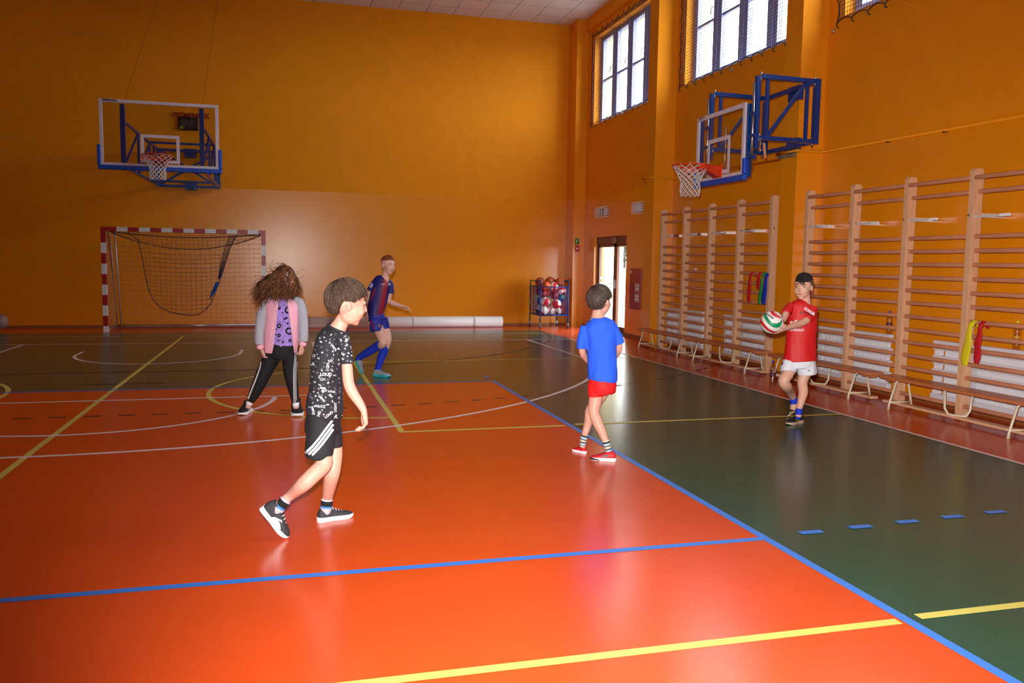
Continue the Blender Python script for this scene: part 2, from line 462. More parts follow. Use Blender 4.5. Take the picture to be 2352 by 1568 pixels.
h = MB(); h.box(XW - .25, XW + .42, D0, D1, 0, .012); tag(h.build('door_mat', mat('dark_mat', (40, 52, 50), .9)), 'dark flat mat across the threshold of the glass double door', 'mat')

# ---- outside the door
m_ground = mat('pale_paving', (120, 120, 118), .9, var=.1, vscale=2)
g = MB(); g.box(XW + .42, 160, -60, 200, -.25, -.02); tag(g.build('ground', m_ground), kind='structure')
m_grass = mat('pale_winter_grass', (62, 60, 34), 1, var=.2, vscale=6)
for k, (v0, v1) in enumerate(((690, 683), (704, 696))):
    a = at(1340, v0, 2, -.02); b = at(1470, v0, 2, -.02); c2 = at(1470, v1, 2, -.02); d = at(1340, v1, 2, -.02)
    q = MB(); vs_ = [a, b, c2, d]; q.add([(p.x, p.y, 0) for p in vs_] + [(p.x, p.y, -.03) for p in vs_], [(0, 1, 2, 3), (4, 7, 6, 5), (0, 4, 5, 1), (1, 5, 6, 2), (2, 6, 7, 3), (3, 7, 4, 0)])
    tag(q.build('lawn_strip', m_grass), ['farther pale lawn strip seen through the glass door', 'nearer pale lawn strip seen through the glass door'][k], 'lawn', kind='stuff')
m_yell = mat('cream_render', (232, 214, 150), .9)
q = MB(); q.box(XW + .42, 5.15, 8.35, 8.65, -.02, 3.2); q.build('trim_8', m_yell)['kind'] = 'structure'
q = MB()
pc = at(1387, 700, 1, 10.5); q.box(pc.x - .07, pc.x + .07, 10.4, 10.6, -.02, 3.0); 
tag(q.build('porch_post', mat('brown_timber', (62, 42, 26), .7)), 'brown square porch post outside the left door pane', 'post')
# car
cp = at(1403, 632, 2, -.02); cdir = RIGHT_H; 
car = thing('car', 'white hatchback car parked outside beyond the glass door', 'car', cp)
def cl(x, y, z): return cp + cdir * x + FWD_H * y + V((0, 0, z))
def slab(prof, y0, y1):
    mb = MB(); n = len(prof)
    mb.add([cl(x, y0, z) for x, z in prof] + [cl(x, y1, z) for x, z in prof], [tuple(range(n)), tuple(range(2 * n - 1, n - 1, -1))] + [(i, n + i, n + (i + 1) % n, (i + 1) % n) for i in range(n)])
    return mb
m_car = mat('white_car_paint', (120, 122, 126), .2, coat=.5)
slab([(-2.1, .3), (-2.15, .75), (-1.9, .95), (-.9, 1.0), (-.3, 1.42), (.9, 1.46), (1.7, 1.05), (2.05, .95), (2.1, .35)], 0, 1.7).build('body', m_car, car, bevel=.06)
slab([(-.75, 1.0), (-.25, 1.36), (.85, 1.40), (1.5, 1.03)], -.01, 1.71).build('side_window', mat('tinted_car_glass', (40, 46, 52), .1), car)
for x in (-1.35, 1.3):
    mb = MB(); mb.tube([cl(x, -.03, .32), cl(x, .2, .32)], .32, 20); wo = mb.build('wheel', mat('tyre', (30, 30, 32), .8), car)
    mb = MB(); mb.tube([cl(x, -.05, .32), cl(x, -.02, .32)], .21, 14); mb.build('hubcap', mat('hub', (190, 190, 195), .4, metal=.6), wo)
# trees and brick building beyond
m_leaf = mat('distant_foliage', (34, 42, 26), 1, var=.3, vscale=1.5); m_trunk = mat('trunk', (40, 30, 22), 1)
for k, (u, dd, hh, rr) in enumerate(((1412, 7, 11, 1.9), (1424, 11, 17, 3.0), (1434, 6, 9, 1.7), (1392, 9, 14, 2.4))):
    b = at(u, 632 - dd, 2, 0); b.z = 0
    t = thing('tree', ['slim tree seen behind the parked car at door centre', 'tall tree seen through the right door pane', 'bushy tree at the right edge of the right door pane', 'wide tree seen through the left door pane'][k], 'tree', b, None)
    mb = MB(); mb.tube([b, b + V((0, 0, hh * .6))], [.28, .15], 8); mb.build('trunk', m_trunk, t)
    mb = MB()
    for j in range(26):
        a = random.uniform(0, 6.28); q_ = random.random()
        mb.ellipsoid(b + V((math.cos(a) * rr * q_ * .8, math.sin(a) * rr * q_ * .8, hh * random.uniform(.25, .95))), (rr * .3, rr * .3, rr * .26), nu=8, nv=6)
    mb.build('crown', m_leaf, t)
bb = at(1395, 632, 2, 0) + FWD_H * 22
q = MB(); q.bar(bb - RIGHT_H * 22 + V((0, 0, 2)), bb + RIGHT_H * 1 + V((0, 0, 2)), 6, 4.6); tag(q.build('house', mat('pinkish_brick', (76, 54, 48), .9, var=.1)), 'pinkish house far behind the white car outside', 'house')
# ================================================================== EQUIPMENT
# ---- basketball hoops
def flat_text(name, txt, size, o, ex, ey, m, parent, thick=.004, bold=0, shear=0, group=None):
    vs, fs = text_geo(txt, size, bold, shear)
    ex, ey = V(ex), V(ey); nrm = ex.cross(ey)
    mb = MB(); n = len(vs)
    mb.add([V(o) + ex * v.x + ey * v.y + nrm * thick for v in vs], fs)
    return mb.build(name, m, parent)
def hoop(label, base, ex, n_, W, H, zb, wall_d, arm_x, wall_x, zt_frame, zb_frame, inner, rim_z, mini=False):
    """base: board bottom centre on front face ; ex: along the board (left->right seen from the front) ; n_: front normal"""
    base, ex, n_ = V(base), V(ex), V(n_); up = V((0, 0, 1)); back = -n_
    t = thing('basketball_hoop', label, 'basketball hoop', base)
    P = lambda a, b, c: base + ex * a + n_ * b + up * c
    def pbox(mb, a0, a1, b0, b1, c0, c1, mi=0):
        vs = [P(a, b, c) for c in (c0, c1) for b in (b0, b1) for a in (a0, a1)]
        mb.add(vs, [(0, 2, 3, 1), (4, 5, 7, 6), (0, 1, 5, 4), (2, 6, 7, 3), (0, 4, 6, 2), (1, 3, 7, 5)], mi)
    g = MB(); pbox(g, -W / 2 + .02, W / 2 - .02, -.014, -.002, .02, H - .02); g.build('backboard', m_acr, t)
    f = MB(); b = .052
    for q in ((-W / 2, W / 2, H - b, H), (-W / 2, W / 2, 0, b), (-W / 2, -W / 2 + b, b, H - b), (W / 2 - b, W / 2, b, H - b)): pbox(f, q[0], q[1], -.03, 0, q[2], q[3])
    fo = f.build('board_frame', m_bwhite, t, bevel=.003); fo['label'] = 'white frame line around the clear board'
    iw, ih, iz = inner; f = MB()
    for q in ((-iw / 2, iw / 2, iz + ih - .05, iz + ih), (-iw / 2, iw / 2, iz, iz + .05), (-iw / 2, -iw / 2 + .05, iz + .05, iz + ih - .05), (iw / 2 - .05, iw / 2, iz + .05, iz + ih - .05)): pbox(f, q[0], q[1], -.001, .004, q[2], q[3])
    f.build('aiming_rectangle', m_bwhite, t)
    # padding
    pd = MB(); ph = .33 if not mini else .2
    pbox(pd, -W / 2 - .04, W / 2 + .04, -.045, .012, -.06, .012)
    for s in (-1, 1):
        a0, a1 = (W / 2 - .012, W / 2 + .045) if s > 0 else (-W / 2 - .045, -W / 2 + .012)
        pbox(pd, a0, a1, -.045, .012, .0125, ph)
    pd.build('edge_padding', m_pad, t, bevel=.014)['label'] = 'bright blue padding along the bottom edge and corners'
    if mini:
        bf = MB()
        for s_ in (-1, 1): pbox(bf, s_ * W / 2 - .02, s_ * W / 2 + .035, -.09, -.032, -.02, H - .02)
        bf.build('rear_frame', m_blue, t)
    # rim
    r = .225; rc = P(0, .15 + r, rim_z)
    rm = MB(); rm.tube([rc + (ex * math.cos(2 * PI * k / 40) + n_ * math.sin(2 * PI * k / 40)) * r for k in range(40)], .0105, 8, closed=True)
    ro = rm.build('rim', m_rim, t, smooth=True)
    br = MB()
    ang = [180 + 180 * k / 12 for k in range(13)]
    top = [rc + (ex * math.cos(R_(a)) + n_ * math.sin(R_(a))) * (r + .012) for a in ang]
    for k in range(12): 
        p, q = top[k], top[k + 1]; br.add([p + up * .005, q + up * .005, q - up * .06, p - up * .06, p + up * .005 + ex * 1e-3, q + up * .005, q - up * .06, p - up * .06], [(0, 1, 2, 3)])
    pbox(br, -.11, .11, 0, .02, rim_z - .14, rim_z + .02)
    br.add([P(-.11, .02, rim_z), P(.11, .02, rim_z), P(.13, .22, rim_z), P(-.13, .22, rim_z), P(-.06, .02, rim_z - .13), P(.06, .02, rim_z - .13), P(.1, .2, rim_z - .06), P(-.1, .2, rim_z - .06)],
           [(0, 3, 2, 1), (4, 5, 6, 7), (0, 4, 7, 3), (1, 2, 6, 5), (3, 7, 6, 2)])
    br.build('rim_bracket', m_rim, ro)
    # net: helical cords
    nt = MB(); N = 12; L = .37
    def npt(a, s): 
        rr = r * (1 - .50 * min(s / .55, 1) ** .8) + (.012 * math.sin(max(s - .55, 0) / .45 * PI))
        return rc + (ex * math.cos(a) + n_ * math.sin(a)) * rr - up * (.012 + L * s)
    for k in range(N):
        for sg in (-1, 1):
            a0 = 2 * PI * k / N
            nt.tube([npt(a0 + sg * s * 2.6, s) for s in [j / 16 for j in range(17)]], .0045, 5)
    for k in range(N):
        a = 2 * PI * k / N; nt.tube([npt(a + .04 * math.sin(j / 6 * PI) * (1 if j % 2 else -1), .0) + up * (.03 * math.sin(j / 6 * PI)) for j in range(7)], .0045, 5)
    nt.build('hoop_net', m_cord, t, smooth=True)
    # posts behind the board, arms, wall frame
    zz0, zz1 = zb_frame - base.z, zt_frame - base.z
    bx = lambda a, b, c: P(a, b, c)
    for s in (0, 1):
        a = arm_x[s]; aw = wall_x[s]
        pw = .07 if not mini else .05; po = MB(); po.bar(bx(a, -.10, -.02 if not mini else .30), bx(a, -.10, zz1 + (.26 if not mini else .0)), pw, pw, up=n_); po.build('board_post', m_blue, t)
        if mini:
            sl = MB(); sl.tube([bx(a, -.055, .05), bx(a, -.055, H + .22)], .016, 10); sl.build('slide_rail', m_steel, t, smooth=True)
            for c_ in (.2, .45, .7):
                sl = MB(); sl.bar(bx(a - .05, -.06, c_), bx(a + .05, -.06, c_), .05, .04); sl.build('slide_clamp', m_blue, t)
        ar = MB()
        A0, A1 = bx(a, -.14, zz1), bx(a, -.14, zz0); B0, B1 = bx(aw, -wall_d, zz1), bx(aw, -wall_d, zz0)
        bw = .05 if mini else .038
        ar.bar(A0, B0, bw, bw, up=up); ar.bar(A1, B1, bw, bw, up=up)
        lerp = lambda p, q, f_: p + (q - p) * f_
        ff = (.12, .86) if mini else (.38, .72, .86)
        for k in ff: ar.bar(lerp(A0, B0, k), lerp(A1, B1, k), .035, .035, up=n_)
        if mini: ar.bar(lerp(A1, B1, .12), lerp(A0, B0, .86), .035, .035)
        else:
            ar.bar(A1, lerp(A0, B0, .38), .032, .032); ar.bar(lerp(A1, B1, .38), lerp(A0, B0, .72), .032, .032)
        ao = ar.build('swing_arm', m_blue, t)
        for q_ in (A0, A1, B0, B1):
            k = MB(); k.tube([q_ - up * .07, q_ + up * .05], .012, 8); k.build('hinge_pin', m_steel, ao, smooth=True)
    wf = MB(); a0, a1 = wall_x; bw = .06
    for a in (a0, a1): wf.bar(bx(a, -wall_d - .03, zz0 - .03), bx(a, -wall_d - .03, zz1 + .03), .065, .065, up=n_)
    for z in (zz0, zz1): wf.bar(bx(a0, -wall_d - .03, z), bx(a1, -wall_d - .03, z), .05, .05)
    if not mini:
        wf.bar(bx(a0, -wall_d - .03, zz0), bx(a1, -wall_d - .03, zz1), .04, .04)
        wf.bar(bx(a0, -wall_d - .03, zz1), bx(a1, -wall_d - .03, zz0), .04, .04)
    wf.build('wall_frame', m_blue, t)
    if not mini:
        for k in (.70,):
            for z in (zz0, zz1):
                cb = MB(); p = lerp(bx(arm_x[0], -.14, z), bx(wall_x[0], -wall_d, z), k); q = lerp(bx(arm_x[1], -.14, z), bx(wall_x[1], -wall_d, z), k); cb.bar(p, q, .035, .04); cb.build('cross_bar', m_blue, t)
    for z in (zz0 + .02, zz1 - .04):
        pl = MB(); mid_ = a0 + (a1 - a0) * .53
        pbox(pl, mid_ - .12, mid_ + .12, -wall_d - .12, -wall_d - .055, z - .09, z + .09); po = pl.build('wall_plate', m_blue, t)
        for da in (-.09, .09):
            for dz_ in (-.06, .06):
                k = MB(); c_ = bx(mid_ + da, -wall_d - .05, z + dz_); k.tube([c_, c_ + n_ * .02], .012, 6); k.build('bolt', m_steel, po)
    return t, P
board_c = V((-4.36, 5.04, 2.90))
t, P = hoop('large clear basketball backboard on long blue arms from the back wall', board_c, (1, 0, 0), (0, -1, 0), 1.80, 1.05, 2.9, 3.72, (-.57, .63), (-.53, .63), 3.63, 2.91, (.59, .45, .07), .15)
flat_text('maker_name', 'PESMENPOL', .042, P(-.74, .002, 1.026), (1, 0, 0), (0, 0, 1), m_black, t, .002, bold=.0012, shear=.3)
mb = MB(); mb.tube([P(-.57, -.12, .95), (-4.62, 8.2, ZC)], .003, 5); mb.build('stay_cable', m_cable, t)
mb = MB(); mb.tube([P(.63, -.12, .95), (-3.60, 8.3, ZC)], .003, 5); mb.build('stay_cable', m_cable, t)
mb = MB(); mb.box(-3.66, -3.58, 8.26, 8.34, ZC - .09, ZC); mb.build('ceiling_pulley', m_blue, t)
t, P = hoop('small clear basketball hoop on blue swing arms from the right wall', (2.84, -.155, 2.52), (0, -1, 0), (-1, 0, 0), 1.20, .85, 2.52, .90, (-.405, .695), (-.465, .645), 3.66, 2.95, (.56, .46, .06), .16, mini=True)
flat_text('maker_name', 'PESMENPOL', .034, P(-.47, .002, .83), (0, -1, 0), (0, 0, 1), mat('maroon_print', (110, 20, 30), .5), t, .002, bold=.001, shear=.3)
mb = MB(); mb.tube([P(.02, -.08, -.02), P(.02, -.08, .66)], .008, 8); mb.build('spindle', m_steel, t, smooth=True)
mb = MB(); c0 = P(.74, -.14, .42); mb.tube([c0 + V((0, 0, -.035 * k)) + V((0, .012 * (k % 2), 0)) for k in range(6)], .008, 6); mb.build('chain', m_steel, t, smooth=True)
mb = MB(); mb.tube([c0 + V((.03, -.02, -.06)), c0 + V((.04, -.05, -.24))], .016, 10); mb.build('crank_handle', m_rung, t, smooth=True)

# ---- score display on the back wall
t = thing('scoreboard', 'red lettered maker sign above a small dark display on the back wall', 'scoreboard', (-4.3, YB, 4.05))
sx0 = at(409, 270, 1, 8.9); sx1 = at(453, 300, 1, 8.9)
mb = MB(); mb.box(sx0.x, sx1.x + .02, YB - .07, YB, sx1.z, sx0.z + .02); mb.build('casing', m_black, t, bevel=.01)
mb = MB(); mb.box(sx0.x + .06, sx1.x - .05, YB - .076, YB - .07, sx1.z + .09, sx0.z - .04); mb.build('screen', mat('grey_screen', (70, 60, 62), .3), t)
flat_text('display_name', '3D', .075, (sx0.x + .07, YB - .072, sx1.z + .045), (1, 0, 0), (0, 0, 1), mat('yellow_green_print', (200, 200, 20), .5), t, .003, bold=.002, shear=.2)
c_ = at(439, 266, 1, 8.9)
flat_text('sign_lettering', 'PESMENPOL', .135, (c_.x, YB - .05, c_.z), (1, 0, 0), (0, 0, 1), mat('deep_red_sign', (150, 6, 10), .4), t, .01, bold=.006, shear=.25)

# ---- handball goal
gx0, gy, gw, gh = -5.955, 8.05, 3.16, 2.08
gx0 = at(236, 762, 2, 0).x; gy = 7.66
s_ = None
pA = at(238, 762.5, 2, 0); gy = pA.y + .02; gx0 = pA.x
pB = at(609.4, 528.4, 1, gy); gx1 = pB.x; gh = (at(231.4, 521.1, 1, gy).z + pB.z) / 2
t = thing('handball_goal', 'red and white striped handball goal standing against the back wall', 'goal', (gx0, gy, 0))
PS = .082
def stripes(p0, p1, n_st, name, first_red=True, lens=None):
    mb = MB(); p0, p1 = V(p0), V(p1); tot = (p1 - p0).length; d = (p1 - p0) / tot; s = 0; k = 0; red = first_red
    while s < tot - 1e-4:
        L = lens[k] if lens and k < len(lens) else .2
        e = min(tot, s + L); mb.bar(p0 + d * s, p0 + d * e, PS, PS, 0 if red else 1, up=(0, -1, 0)); s = e; red = not red; k += 1
    return mb.build(name, [m_red, m_gwhite], t)
hx0, hx1 = gx0 + PS / 2, gx1 - PS / 2
stripes((hx0, gy, gh), (hx0, gy, 0), 0, 'goal_post', True, [.30])
stripes((hx1, gy, gh), (hx1, gy, 0), 0, 'goal_post', True, [.30])
stripes((hx0 + PS / 2, gy, gh - PS / 2), (hx1 - PS / 2, gy, gh - PS / 2), 0, 'crossbar', True, [.20])
gr = MB(); yb = YB - .14
for hx in (hx0 + .02, hx1 - .02):
    gr.tube([(hx, gy + .02, .03), (hx, yb, .03)], .018, 8)
    gr.tube([(hx, gy + .02, gh - .06), (hx, gy + .35, gh - .06), (hx, yb, .4), (hx, yb, .03)], .012, 8)
gr.tube([(hx0, yb, .05), (hx1, yb, .05)], .025, 10)
gr.build('ground_frame', m_steel, t, smooth=True)
u0, u1 = at(247, 535, 1, yb), at(262, 752, 1, yb)
mb = MB(); mb.tube([(hx0 + .16, gy + .25, gh - .08), (hx0 + .12, yb - .1, .04)], .016, 8); mb.tube([(hx0 + .08, gy + .25, gh - .08), (hx0 + .04, yb - .1, .04)], .010, 8); mb.build('net_support_tube', mat('grey_zinc_tube', (200, 190, 190), .35, metal=.3), t, smooth=True)
# pale net at the back and the sides
nn = MB(); yt = gy + .35; ztp = gh - .06
def back(u_, v_):   # u along x, v down
    y = yt + (yb - .05 - yt) * min(1, v_ * 1.0) ** .8; z = ztp * (1 - v_) + .04 * v_
    sag = -.05 * math.sin(u_ * PI) * (1 - v_)
    return V((hx0 + (hx1 - hx0) * u_, y + .03 * math.sin(v_ * PI), z + sag))
NU, NV = 30, 20
for i in range(NU + 1):
    nn.tube([back(i / NU, j / 20) for j in range(21)], .0022, 3, caps=False)
for j in range(NV + 1):
    nn.tube([back(i / 30, j / NV) + V((0, 0, -.014 * abs(math.sin(i * 1.57)))) for i in range(31)], .0022, 3, caps=False)
for hx, s in ((hx0, 1), (hx1, -1)):
    for j in range(1, NV):
        z = ztp * (1 - j / NV) + .04; nn.tube([(hx, gy + .03, z), (hx + s * .02, (gy + yb) / 2, z - .06), (hx, back(0, j / NV).y, z)], .0022, 3, caps=False)
    for k in range(1, 9):
        f_ = k / 9; nn.tube([(hx + s * .01, gy + (back(0, j / 12).y - gy) * f_, ztp * (1 - j / 12) + .04) for j in range(13)], .0022, 3, caps=False)
nn.build('goal_net', m_gcord, t)['label'] = 'pale thin net at the back and sides'
# dark bag net hanging inside from the crossbar
bagb = [(293, 533), (318, 552), (328, 600), (335, 640), (342, 668), (353, 690), (368, 705), (390, 716), (415, 722), (440, 724), (456, 722), (473, 711), (485, 696), (495, 670), (505, 645), (516, 610), (529, 568), (545, 538)]
bd = [at(a, b, 1, gy + .30) for a, b in bagb]
def edge(f_):
    x = f_ * (len(bd) - 1); i = min(int(x), len(bd) - 2); return bd[i].lerp(bd[i + 1], x - i)
dn = MB(); rp = MB()
rp.tube(bd, .008, 6)
tl, tr = at(252, 531, 1, gy + .1), at(604, 537, 1, gy + .1)
mid1 = at(430, 571, 1, gy + .28)
def topc(f_, drop):  # catenary from corner to corner
    p = tl.lerp(tr, f_); return V((p.x, gy + .1 + .22 * math.sin(f_ * PI), p.z - drop * math.sin(f_ * PI) ** .8))
rp.tube([topc(k / 30, .32) for k in range(31)], .007, 6)
rp.tube([topc(k / 30, .09) for k in range(31)], .008, 6)
rp.build('net_rope', m_dcord, t, smooth=True)
for j in range(7):
    dn.tube([topc(k / 40, .0 + .32 * j / 6) + V((0, 0, -.012 * abs(math.sin(k * 1.57)))) for k in range(41)], .0022, 3, caps=False)
for i in range(1, 34):
    f_ = i / 34; dn.tube([topc(f_, .32 * j / 6) for j in range(7)], .0022, 3, caps=False)
ed_z0 = min(p.z for p in bd)
for j in range(1, 16):
    z = mid1.z - (mid1.z - ed_z0) * j / 16
    Ls = [p for p in [edge(k / 200) for k in range(100)] if abs(p.z - z) < .03]; Rs = [p for p in [edge(1 - k / 200) for k in range(100)] if abs(p.z - z) < .03]
    if Ls and Rs:
        a, b = min(Ls, key=lambda p: abs(p.z - z)), min(Rs, key=lambda p: abs(p.z - z))
        dn.tube([a.lerp(b, k / 24) + V((0, .10 * math.sin(k / 24 * PI), -.05 * math.sin(k / 24 * PI) - .012 * abs(math.sin(k * 1.57)))) for k in range(25)], .0022, 3, caps=False)
for i in range(1, 18):
    f_ = i / 18; x = bd[1].x + (bd[-2].x - bd[1].x) * f_
    lo = min([edge(k / 200) for k in range(201)], key=lambda p: abs(p.x - x) + (0 if p.z < .9 else 5))
    tp = topc((x - tl.x) / (tr.x - tl.x), .32)
    dn.tube([tp.lerp(V((lo.x, lo.y, lo.z)), k / 10) + V((0, .10 * math.sin(k / 10 * PI), 0)) for k in range(11)], .0022, 3, caps=False)
for k in range(7):
    o_ = .02 * k
    dn.tube([at(541, 541, 1, gy + .27) + V((-o_, 0, 0)), at(522, 585, 1, gy + .27) + V((-o_ * .8, 0, 0)), at(505, 640, 1, gy + .27) + V((-o_ * .3, 0, 0))], .004, 4)
dn.build('bag_net', m_dcord, t)['label'] = 'dark blue net hanging like a bag inside the goal'
kn = MB()
for k in range(6): kn.tube([at(501 - k, 648, 1, gy + .24), at(497 - k * 1.5, 664, 1, gy + .24 + .01 * k), at(489 - k, 676, 1, gy + .24), at(481 + k * .6, 686 - k, 1, gy + .24)], .008, 5)
kn.build('cord_tangle', m_bcord, t, smooth=True)['label'] = 'bright blue tangle of tied cord'

# ---- rolled mat
t = thing('mat_roll', 'long grey rolled floor mat lying along the foot of the back wall', 'mat', (0, 8.45, 0))
mb = MB(); mb.tube([(-2.35, 8.46, .122), (2.29, 8.46, .122)], .12, 28); mb.build('roll', mat('grey_mat_vinyl', (226, 218, 214), .45, bump=.1, bscale=8), t, smooth=False).data.polygons.foreach_set('use_smooth', [True] * 28 + [False, False])
for x in (-1.2, .25, 1.62):
    mb = MB(); mb.tube([(x, 8.46, .122), (x + .03, 8.46, .122)], .1225, 28, caps=False); mb.build('seam', mat('mat_seam', (196, 188, 184), .5), t)
mb = MB(); mb.tube([(2.291, 8.46, .122), (2.294, 8.46, .122)], .06, 20); mb.build('core_end', mat('dark_core', (90, 84, 80), .8), t)

# ---- wall bars
RZ = [2.30, 2.17, 1.75, 1.615, 1.48, 1.345, 1.21, 1.08, .94, .80, .67, .53, .40, .265, .12]
def wall_bars(y0, label, n=4, dy=.868):
    t = thing('wall_bars', label, 'wall bars', (3.83, y0 - 2 * dy, 0), 'wooden wall bars fixed along the right wall')
    for k in range(n + 1):
        y = y0 - k * dy; top = 2.386
        mb = MB(); pr = [(3.83, 0), (3.935, 0), (3.935, top - .03), (3.915, top), (3.85, top), (3.83, top - .03)]
        for yy0, yy1 in ((y - .0, y + .028), (y - .032, y - .004)):
            if (k == 0 and yy0 < y - .01): pass
            mb.add([(x, yy0, z) for x, z in pr] + [(x, yy1, z) for x, z in pr], [tuple(range(6)), tuple(range(11, 5, -1))] + [(i, 6 + i, 6 + (i + 1) % 6, (i + 1) % 6) for i in range(6)])
        po = mb.build('post', m_wood, t)
        mb = MB(); mb.tube([(3.826, y + .014, 1.95), (3.832, y + .014, 1.95)], .011, 8); mb.tube([(3.87, y - .034, 1.95), (3.87, y - .03, 1.95)], .011, 8); mb.build('screw', m_steel, po)
        mb = MB(); mb.box(3.93, XW, y - .02, y + .02, 1.93, 1.97); mb.build('wall_stay', m_steel, po)
    for k in range(n):
        ya, yb_ = y0 - k * dy - .03, y0 - (k + 1) * dy + .03
        for i, z in enumerate(RZ):
            x = 3.872 - (.035 if i == 0 else 0) + (.012 if i % 2 else 0)
            mb = MB(); mb.loft([((x, ya, z), .021, .014), ((x, (ya + yb_) / 2, z), .022, .015), ((x, yb_, z), .021, .014)], (0, 0, 1), 10); mb.build('rung', m_rung, t, smooth=True)
        mb = MB(); mb.box(3.845, 3.849, ya - .32, ya, 1.925, 1.945); bo = mb.build('steel_strap', mat('pale_strap', (214, 206, 200), .35), t)
        mb = MB(); mb.box(3.838, 3.850, ya - .42, ya - .30, 1.921, 1.949); mb.build('strap_clip', mat('glint_white_clip', (250, 250, 255), .3), bo, bevel=.003)  # flash glint at the strap end painted as a near-white colour
    return t
wb = wall_bars(3.568, 'wooden wall bars nearest the door, between two wall pilasters', dy=.847)
wb2 = wall_bars(-.609, 'wooden wall bars cut by the right edge of the photo')

# ---- radiators behind the bars
def radiator(y0, y1, label):
    t = thing('radiator', label, 'radiator', (XW - .08, (y0 + y1) / 2, .1), 'white panel radiators behind the wall bars')
    x0, x1 = XW - .10, XW - .04; a, b = min(y0, y1), max(y0, y1)
    for k, (z0, z1) in enumerate(((.60, .70), (.455, .545), (.325, .405), (.20, .275), (.075, .145))):
        mb = MB(); mb.box(x0, x1, a, b - (0 if k == 0 else 0), z0, z1); mb.build('plate', m_wht2, t, bevel=.012)
    n = int((b - a) / .042)
    for k in range(n):
        y = b - .17 - k * .042
        if y < a + .05: break
        if 7 <= k <= 9 and True: continue
        mb = MB(); mb.box(x0 + .012, x1, y - .026, y, .11, .60); mb.build('fin', m_white, t)
    mb = MB(); mb.box(x0 + .015, x1, b - .10, b - .02, .11, .60); mb.build('end_column', m_white, t)
    mb = MB(); mb.box(x0 + .015, x1, b - .14 - 10 * .042 + .0, b - .14 - 7 * .042, .11, .60); mb.build('middle_column', m_wht2, t)
    mb = MB(); mb.box(x1, XW, a + .2, a + .25, .2, .6); mb.box(x1, XW, b - .25, b - .2, .2, .6); mb.build('wall_bracket', m_steel, t)
radiator(3.84, 2.48, 'white radiator behind the bay of bars nearest the door')
radiator(1.80, .62, 'white radiator behind the bars beside the boy in red holding a ball')
radiator(-.56, -1.90, 'white radiator just right of the boy in red with a bottle on top')
radiator(-2.54, -4.2, 'white radiator behind the rightmost bars with a yellow sash in front')

# ---- gym benches
def bench(y1, label, L=1.98):
    t = thing('gym_bench', label, 'bench', (3.68, y1 - L / 2, 0), 'low wooden gym benches in a row along the right wall')
    a, b = y1 - L, y1; xa, xb = 3.56, 3.80
    mb = MB(); mb.add([(x, y, z) for z in (.295, .325) for x, y in ((xa + .03, b), (xa, b - .06), (xa, a + .06), (xa + .03, a), (xb - .03, a), (xb, a + .06), (xb, b - .06), (xb - .03, b))],
                      [tuple(range(7, -1, -1)), tuple(range(8, 16))] + [(i, (i + 1) % 8, 8 + (i + 1) % 8, 8 + i) for i in range(8)])
    mb.build('seat_plank', m_bench, t, bevel=.008)
    mb = MB(); mb.box(3.63, 3.73, a + .02, b - .02, .035, .062); mb.build('balance_beam', m_wood, t, bevel=.006)
    for q0, q1 in ((a + .05, a + .2), (b - .2, b - .05)):
        mb = MB(); mb.box(3.64, 3.72, q0, q1, .265, .296); mb.build('under_block', m_bench, t)
    for y in (b - .25, a + .25):
        mb = MB(); mb.tube([(3.525, y, .0), (3.53, y, .05), (3.60, y, .27), (3.63, y, .29), (3.72, y, .29), (3.75, y, .27), (3.80, y, .05), (3.805, y, 0)], .0115, 10)
        mb.tube([(3.535, y, .07), (3.797, y, .07)], .010, 8)
        lo = mb.build('trestle_leg', m_cream, t, smooth=True)
        for x in (3.525, 3.805):
            k = MB(); k.tube([(x, y, 0), (x, y, .018)], .015, 10); k.build('foot_cap', mat('cream_foot_cap', (200, 184, 140), .6), lo)
    y = (a + b) / 2 - .02
    mb = MB(); mb.tube([(3.60, y + .10, .295), (3.60, y + .09, .12), (3.61, y + .05, .07), (3.63, y + .02, .066), (3.67, y - .04, .066), (3.70, y - .07, .07), (3.72, y - .09, .12), (3.73, y - .10, .295)], .0115, 10)
    mb.build('centre_loop', m_cream, t, smooth=True)
    return t
bench(3.92, 'low wooden gym bench at the far end of the row beside the red cabinet')
bench(1.90, 'low wooden gym bench second from the door, ending near the water bottle on the floor')
bench(-.26, 'low wooden gym bench partly hidden behind the boy in red')
bench(-2.38, 'low wooden gym bench nearest the camera under the yellow and red sashes')
bench(-4.40, 'low wooden gym bench whose end just shows at the right edge')

# ---- hanging sashes: loops over a rung
def sash(y, z0, z1, m, name_label, w_=.05, dy=-.02, x=3.842, twist=1):
    t = thing('sports_sash', name_label, 'sash', (x, y, z0), 'cloth team sashes hung over the wall bars')
    mb = MB(); n = 14
    for s, off in ((1, 0), (-1, .012)):
        rows = []
        for k in range(n + 1):
            f_ = k / n; z = z0 - (z0 - z1) * f_
            ww = w_ * (.45 + .75 * math.sin(min(f_ * 1.3, 1) * PI * .5)) * (1 - .3 * max(0, f_ - .85) / .15)
            yy = y + dy * f_ + .006 * math.sin(f_ * 9 * twist + off * 50)
            rows.append(((x - .014 - off - .01 * math.sin(f_ * PI), yy, z), ww / 2, .004 + .004 * math.sin(f_ * 5) ** 2))
        mb.loft(rows, (0, 1, 0), 10)
    mb.build('cloth_band', m, t, smooth=True)
    mb = MB(); mb.loft([((x - .02, y, z0 - .035), w_ * .35, .012), ((x, y, z0 + .012), w_ * .4, .012), ((x + .04, y, z0 + .008), w_ * .4, .012), ((x + .055, y, z0 - .04), w_ * .35, .012)], (0, 1, 0), 10)
    mb.build('loop_over_rung', m, t, smooth=True)
    return t
